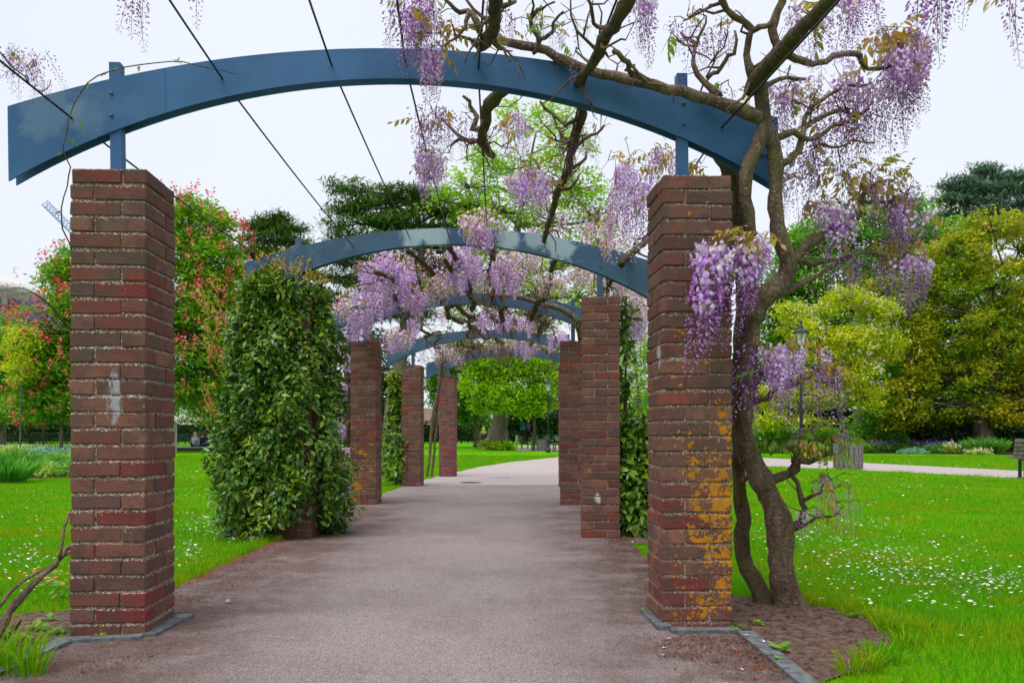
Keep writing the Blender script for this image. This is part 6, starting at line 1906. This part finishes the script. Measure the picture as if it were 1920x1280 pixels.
#        pelvis, waist, chest, neck, head, crown, shoulders, elbows, hands, hips, knees, ankles, toes
SEAT_V = [(0, 0, .10, .15), (0, .0, .26, .13), (0, .0, .42, .15), (0, -.01, .56, .055), (0, -.02, .66, .085), (0, -.02, .74, .07),
          (-.17, 0, .50, .06), (-.24, -.02, .28, .045), (-.16, -.2, .14, .03), (.17, 0, .50, .06), (.24, -.02, .28, .045), (.16, -.2, .14, .03),
          (-.10, -.08, .08, .085), (-.13, -.45, .10, .065), (-.13, -.50, -.30, .04), (-.13, -.62, -.34, .035), (.10, -.08, .08, .085), (.13, -.45, .10, .065), (.13, -.50, -.30, .04), (.13, -.62, -.34, .035), (0, -.115, .655, .012)]
SEAT_E = [(0, 1), (1, 2), (2, 3), (3, 4), (4, 5), (2, 6), (6, 7), (7, 8), (2, 9), (9, 10), (10, 11), (0, 12), (12, 13), (13, 14), (14, 15), (0, 16), (16, 17), (17, 18), (18, 19), (4, 20)]
p = W(366, 842, 43.2)
person('seated person with long blonde hair in a pale top and dark trousers, seen from behind', (p.x, 43.2, .26), PI, SEAT_V, SEAT_E, (.72, .62, .60), [2, 1, 0, 6, 9], (.015, .02, .05), [0, 12, 13, 14, 16, 17, 18], (.62, .50, .34), True, (0, -.02, .70))
p = W(379, 842, 43.3)
person('seated person in dark clothes to the right of the blonde one', (p.x, 43.3, .26), PI * .93, SEAT_V, SEAT_E, (.02, .03, .09), [2, 1, 0, 6, 7, 9, 10], (.015, .02, .04), [0, 12, 13, 14, 16, 17, 18], (.22, .05, .03), False, (0, -.02, .70))
g = GB(); g.smooth = True; g.lathe([(.05, 0), (.15, .03), (.16, .18), (.13, .30), (.04, .36)], n=10)
tag(g.build('backpack', plain('bag_cloth', (.20, .24, .36), .9), loc=(p.x - .18, 43.05, .30)), 'grey blue rounded bag between the two seated people', 'bag')
LEAN_V = [(0, 0, .92, .13), (0, 0, 1.08, .12), (0, -.02, 1.28, .15), (0, -.03, 1.44, .055), (0, -.05, 1.56, .085), (0, -.05, 1.65, .07),
          (-.19, -.02, 1.38, .06), (-.24, -.04, 1.12, .045), (-.16, -.26, .98, .03), (.19, -.02, 1.38, .06), (.25, -.04, 1.12, .045), (.18, -.26, 1.0, .03),
          (-.10, 0, .86, .09), (-.11, -.06, .48, .06), (-.11, .02, .08, .04), (-.11, -.14, .03, .035), (.10, 0, .86, .09), (.12, -.12, .48, .06), (.13, -.05, .08, .04), (.13, -.2, .03, .035), (0, -.145, 1.555, .012)]
p = W(908, 835, 53)
r_ = person('person in a fluorescent yellow vest standing under the tree left of the thick trunk', (p.x, 53, 0), -.6, LEAN_V, SEAT_E, (.02, .03, .05), [2, 1, 6, 7, 9, 10], (.03, .05, .09), [0, 12, 13, 14, 16, 17, 18], (.05, .04, .03), False, (0, -.05, 1.60))
g = GB(); g.lathe([(.165, 1.0), (.19, 1.2), (.20, 1.36), (.12, 1.43)], n=12, cap=False); g.build('vest', plain('fluorescent_cloth', (.45, .9, .02), .8), r_, scale=(1, .8, 1))

# ------------------------------------------------------------------ vehicles, buildings, crane beyond the park
m_tyre = plain('tyre_rubber', (.02, .02, .02), .8); m_wglass = plain('dark_window_glass', (.03, .05, .07), .15, .6); m_chrome = plain('wheel_rim', (.45, .45, .46), .35, .5, .6)


def vehicle(label, x, y, rz, L, H, Wd, col, van=False, stripe=None):
    root = empty('parked_van' if van else 'parked_car', (x, y, 0), rz); tag(root, label, 'van' if van else 'car', None if van else 'vehicles parked beyond the park')
    mt = plain('car_paint', col, .3, .5, var=.03)
    if van: prof = [(-L / 2, .3), (-L / 2, H * .93), (-L / 2 + .15, H), (L * .22, H), (L * .30, H * .95), (L * .40, H * .58), (L / 2, H * .48), (L / 2, .3)]
    else: prof = [(-L / 2, .3), (-L / 2, H * .62), (-L * .42, H * .66), (-L * .32, H * .95), (-L * .18, H), (L * .08, H * .98), (L * .22, H * .68), (L * .46, H * .56), (L / 2, H * .45), (L / 2, .3)]
    g = GB(); n = len(prof)
    vs = [(a, s * Wd / 2 * (.86 if b > H * .7 else 1), b) for s in (-1, 1) for a, b in prof]
    g.add(vs, [tuple(range(n)), tuple(range(2 * n - 1, n - 1, -1))] + [(i, i + n, (i + 1) % n + n, (i + 1) % n) for i in range(n)]); g.build('body', mt, root)
    for s in (-1, 1):
        if van: w = [(L * .18, H * .58), (L * .18, H * .88), (L * .28, H * .88), (L * .37, H * .6)]
        else: w = [(-L * .30, H * .68), (-L * .24, H * .92), (L * .06, H * .92), (L * .17, H * .70)]
        g = GB(); g.add([(a, s * (Wd / 2 * .93 + .012), b) for a, b in w] + [(a, s * (Wd / 2 * .93 - .02), b) for a, b in w], [(0, 1, 2, 3), (0, 4, 5, 1), (1, 5, 6, 2), (2, 6, 7, 3), (3, 7, 4, 0)]); g.build('window', m_wglass, root)
        for q in (-1, 1):
            g = GB(); g.smooth = True; g.lathe([(.14, -.1), (.31, -.1), (.33, -.05), (.33, .05), (.31, .1), (.14, .1)], n=16)
            o = g.build('wheel', m_tyre, root, loc=(q * L * .31, s * (Wd / 2 - .08), .33), rot=(PI / 2, 0, 0))
            g = GB(); g.lathe([(.02, .105), (.17, .10), (.18, -.10), (.02, -.105)], n=10); g.build('rim', m_chrome, o)
    if stripe:
        g = GB(); g.box((-L * .36, -Wd / 2 - .01, H * .35), (.5, .02, .8)); g.build('door_panel', plain('orange_panel', stripe), root)
    return root


vehicle('white van seen between the brown pier and the bright red pier', -11.3, 95, 0, 5.2, 2.4, 1.9, (.75, .76, .78), True, (.8, .25, .02))
vehicle('white car glimpsed under the far trees right of the thick trunk', 2.6, 78, .1, 4.3, 1.45, 1.8, (.7, .72, .75))
vehicle('pale blue car glimpsed under the far trees behind the far lamp post', 7.0, 79, .05, 4.3, 1.45, 1.8, (.4, .55, .68))
bn = empty('banner_stand', (.75, 74, 0)); tag(bn, 'purple and blue banner far away right of the thick trunk', 'banner')
g = GB(); g.bar((0, 0, 0), (0, 0, 2.4), .06); g.bar((1.0, 0, 0), (1.0, 0, 2.4), .06); g.build('pole', m_iron, bn)
for a, b, c in ((.0, .5, (.05, .3, .6)), (.5, 1.0, (.45, .1, .6))):
    g = GB(); g.box(((a + b) / 2, 0, 1.75), (b - a - .03, .03, .9)); g.build('banner', plain('banner_cloth', c), bn)

m_render = plain('cream_render', (.62, .59, .54), .9, .1); m_roof = plain('red_brown_roof', (.28, .12, .08), .9, .1); m_brickwall = plain('pinkish_brick_wall', (.36, .25, .2), .9, .1)


def building(label, x, y, Wd, H, dep, wall, floors, cols, roof=None, rz=0):
    root = empty('building', (x, y, 0), rz); tag(root, label, 'building')
    g = GB(); g.box((0, 0, H / 2), (Wd, dep, H)); g.build('wall', wall, root)
    if roof:
        g = GB(); g.add([(-Wd / 2 - .3, -dep / 2 - .3, H), (Wd / 2 + .3, -dep / 2 - .3, H), (Wd / 2 + .3, dep / 2 + .3, H), (-Wd / 2 - .3, dep / 2 + .3, H), (-Wd / 2, 0, H + dep * .3), (Wd / 2, 0, H + dep * .3)], [(0, 1, 5, 4), (2, 3, 4, 5), (1, 2, 5), (3, 0, 4), (3, 2, 1, 0)]); g.build('roof', roof, root)
    for i in range(cols):
        for j in range(floors):
            X = -Wd / 2 + Wd * (i + .5) / cols; Z = H * (j + .5) / floors + .1
            g = GB(); w, h = Wd / cols * .42, H / floors * .5
            for (a, b, c, d) in ((0, -h / 2, w + .16, .08), (0, h / 2, w + .16, .08), (-w / 2, 0, .08, h), (w / 2, 0, .08, h), (0, 0, .05, h)):
                g.box((X + a, -dep / 2 - .03, Z + b), (c, .1, d))
            f = g.build('window', m_white_paint, root)
            g = GB(); g.box((X, -dep / 2 - .012, Z), (w, .03, h)); g.build('pane', m_wglass, f)
    return root


building('long pale building behind the left trees', -46, 122, 46, 6.5, 10, m_render, 2, 14, m_roof)
building('pale building glimpsed between the trunks of the third left pier', -22, 118, 14, 5.5, 9, m_render, 2, 5)
building('low pinkish brick building behind the dark chestnut', -8.4, 100, 8, 4.2, 8, m_brickwall, 1, 4)
building('pale building behind the trees between the right front piers', 24, 110, 22, 7, 10, m_render, 2, 8)
# round tower at the far left
tw = empty('round_building', (-72, 102, 0)); tag(tw, 'pale round topped building at the far left edge with a brown balcony ring', 'building')
g = GB(); g.smooth = True; g.lathe([(12, 0), (12, 14.5)], n=40); g.build('wall', m_render, tw)
g = GB(); g.smooth = True; g.lathe([(8.5, 14.5), (8.5, 19.2), (9.3, 19.3), (9.3, 19.8), (7, 21), (2, 21.6)], n=40); g.build('drum', m_render, tw)
g = GB()
g.lathe([(9.6, 15.8), (9.8, 15.8), (9.8, 16.1), (9.6, 16.1)], n=40, cap=False)
g.lathe([(9.6, 17.0), (9.8, 17.0), (9.8, 17.2), (9.6, 17.2)], n=40, cap=False)
for j in range(60):
    a = 2 * PI * j / 60; g.bar((9.7 * math.cos(a), 9.7 * math.sin(a), 14.5), (9.7 * math.cos(a), 9.7 * math.sin(a), 17.1), .14)
g.build('balcony_rail', m_roof, tw)
for j in range(20):
    a = 2 * PI * j / 20; g = GB(); g.box((8.5 * math.cos(a), 8.5 * math.sin(a), 17.4), (.3, 1.7, 1.8), rz=a); g.build('window', m_wglass, tw)
# orange vane
p = W(82, 543, 58); vr = empty('weather_vane', (p.x, 58, 0)); tag(vr, 'orange winged emblem on a thin pole above the left trees', 'vane')
g = GB(); g.tube([(0, 0, 0), (0, 0, p.z - .2)], .05, 6); g.build('pole', m_iron, vr)
g = GB(); out = [(-.34, .34), (-.2, .22), (-.1, .08), (.06, .1), (.14, .24), (.34, .3), (.3, -.02), (.1, -.26), (-.1, -.24), (-.3, -.02)]
vs = [(x, s * .04, z + p.z) for s in (-1, 1) for x, z in out]; n = len(out)
g.add(vs, [tuple(range(n)), tuple(range(2 * n - 1, n - 1, -1))] + [(i, i + n, (i + 1) % n + n, (i + 1) % n) for i in range(n)]); g.build('emblem', plain('orange_metal', (.75, .20, .04)), vr)
# blue tower crane
cr = empty('tower_crane', (W(215, 800, 240).x, 240, 0)); tag(cr, 'blue lattice jib of a crane sticking up left of the near left pier', 'crane')
m_cr = plain('crane_blue', (.06, .22, .55), .5)
B0 = Vector(cr.location)


def truss(a, b, w, n, name):
    a, b = a - B0, b - B0
    d = (b - a).normalized(); s = Vector((0, 1, 0)) * w; u = d.cross(Vector((0, 1, 0))).normalized() * w * 1.6
    g = GB(); ch = [Vector((0, 0, 0)), s, (s * .5 + u)]
    for c in ch: g.bar(a + c, b + c, .16)
    for i in range(n):
        p0, p1 = a.lerp(b, i / n), a.lerp(b, (i + 1) / n)
        for c, e in ((0, 2), (2, 1), (1, 0)): g.bar(p0 + ch[c], p1 + ch[e], .11)
        g.bar(p0 + ch[0], p0 + ch[2], .11)
    g.build(name, m_cr, cr)


tip, foot = W(78, 384, 240), W(215, 520, 240)
truss(tip, foot, 1.3, 26, 'jib')
truss(foot - Vector((0, 0, foot.z - .1)), foot + Vector((0, 0, 6)), 1.6, 28, 'mast')
g = GB(); g.box(foot - B0 + Vector((1.5, 0, 1)), (2, 2, 2)); g.build('cab', m_white_paint, cr)
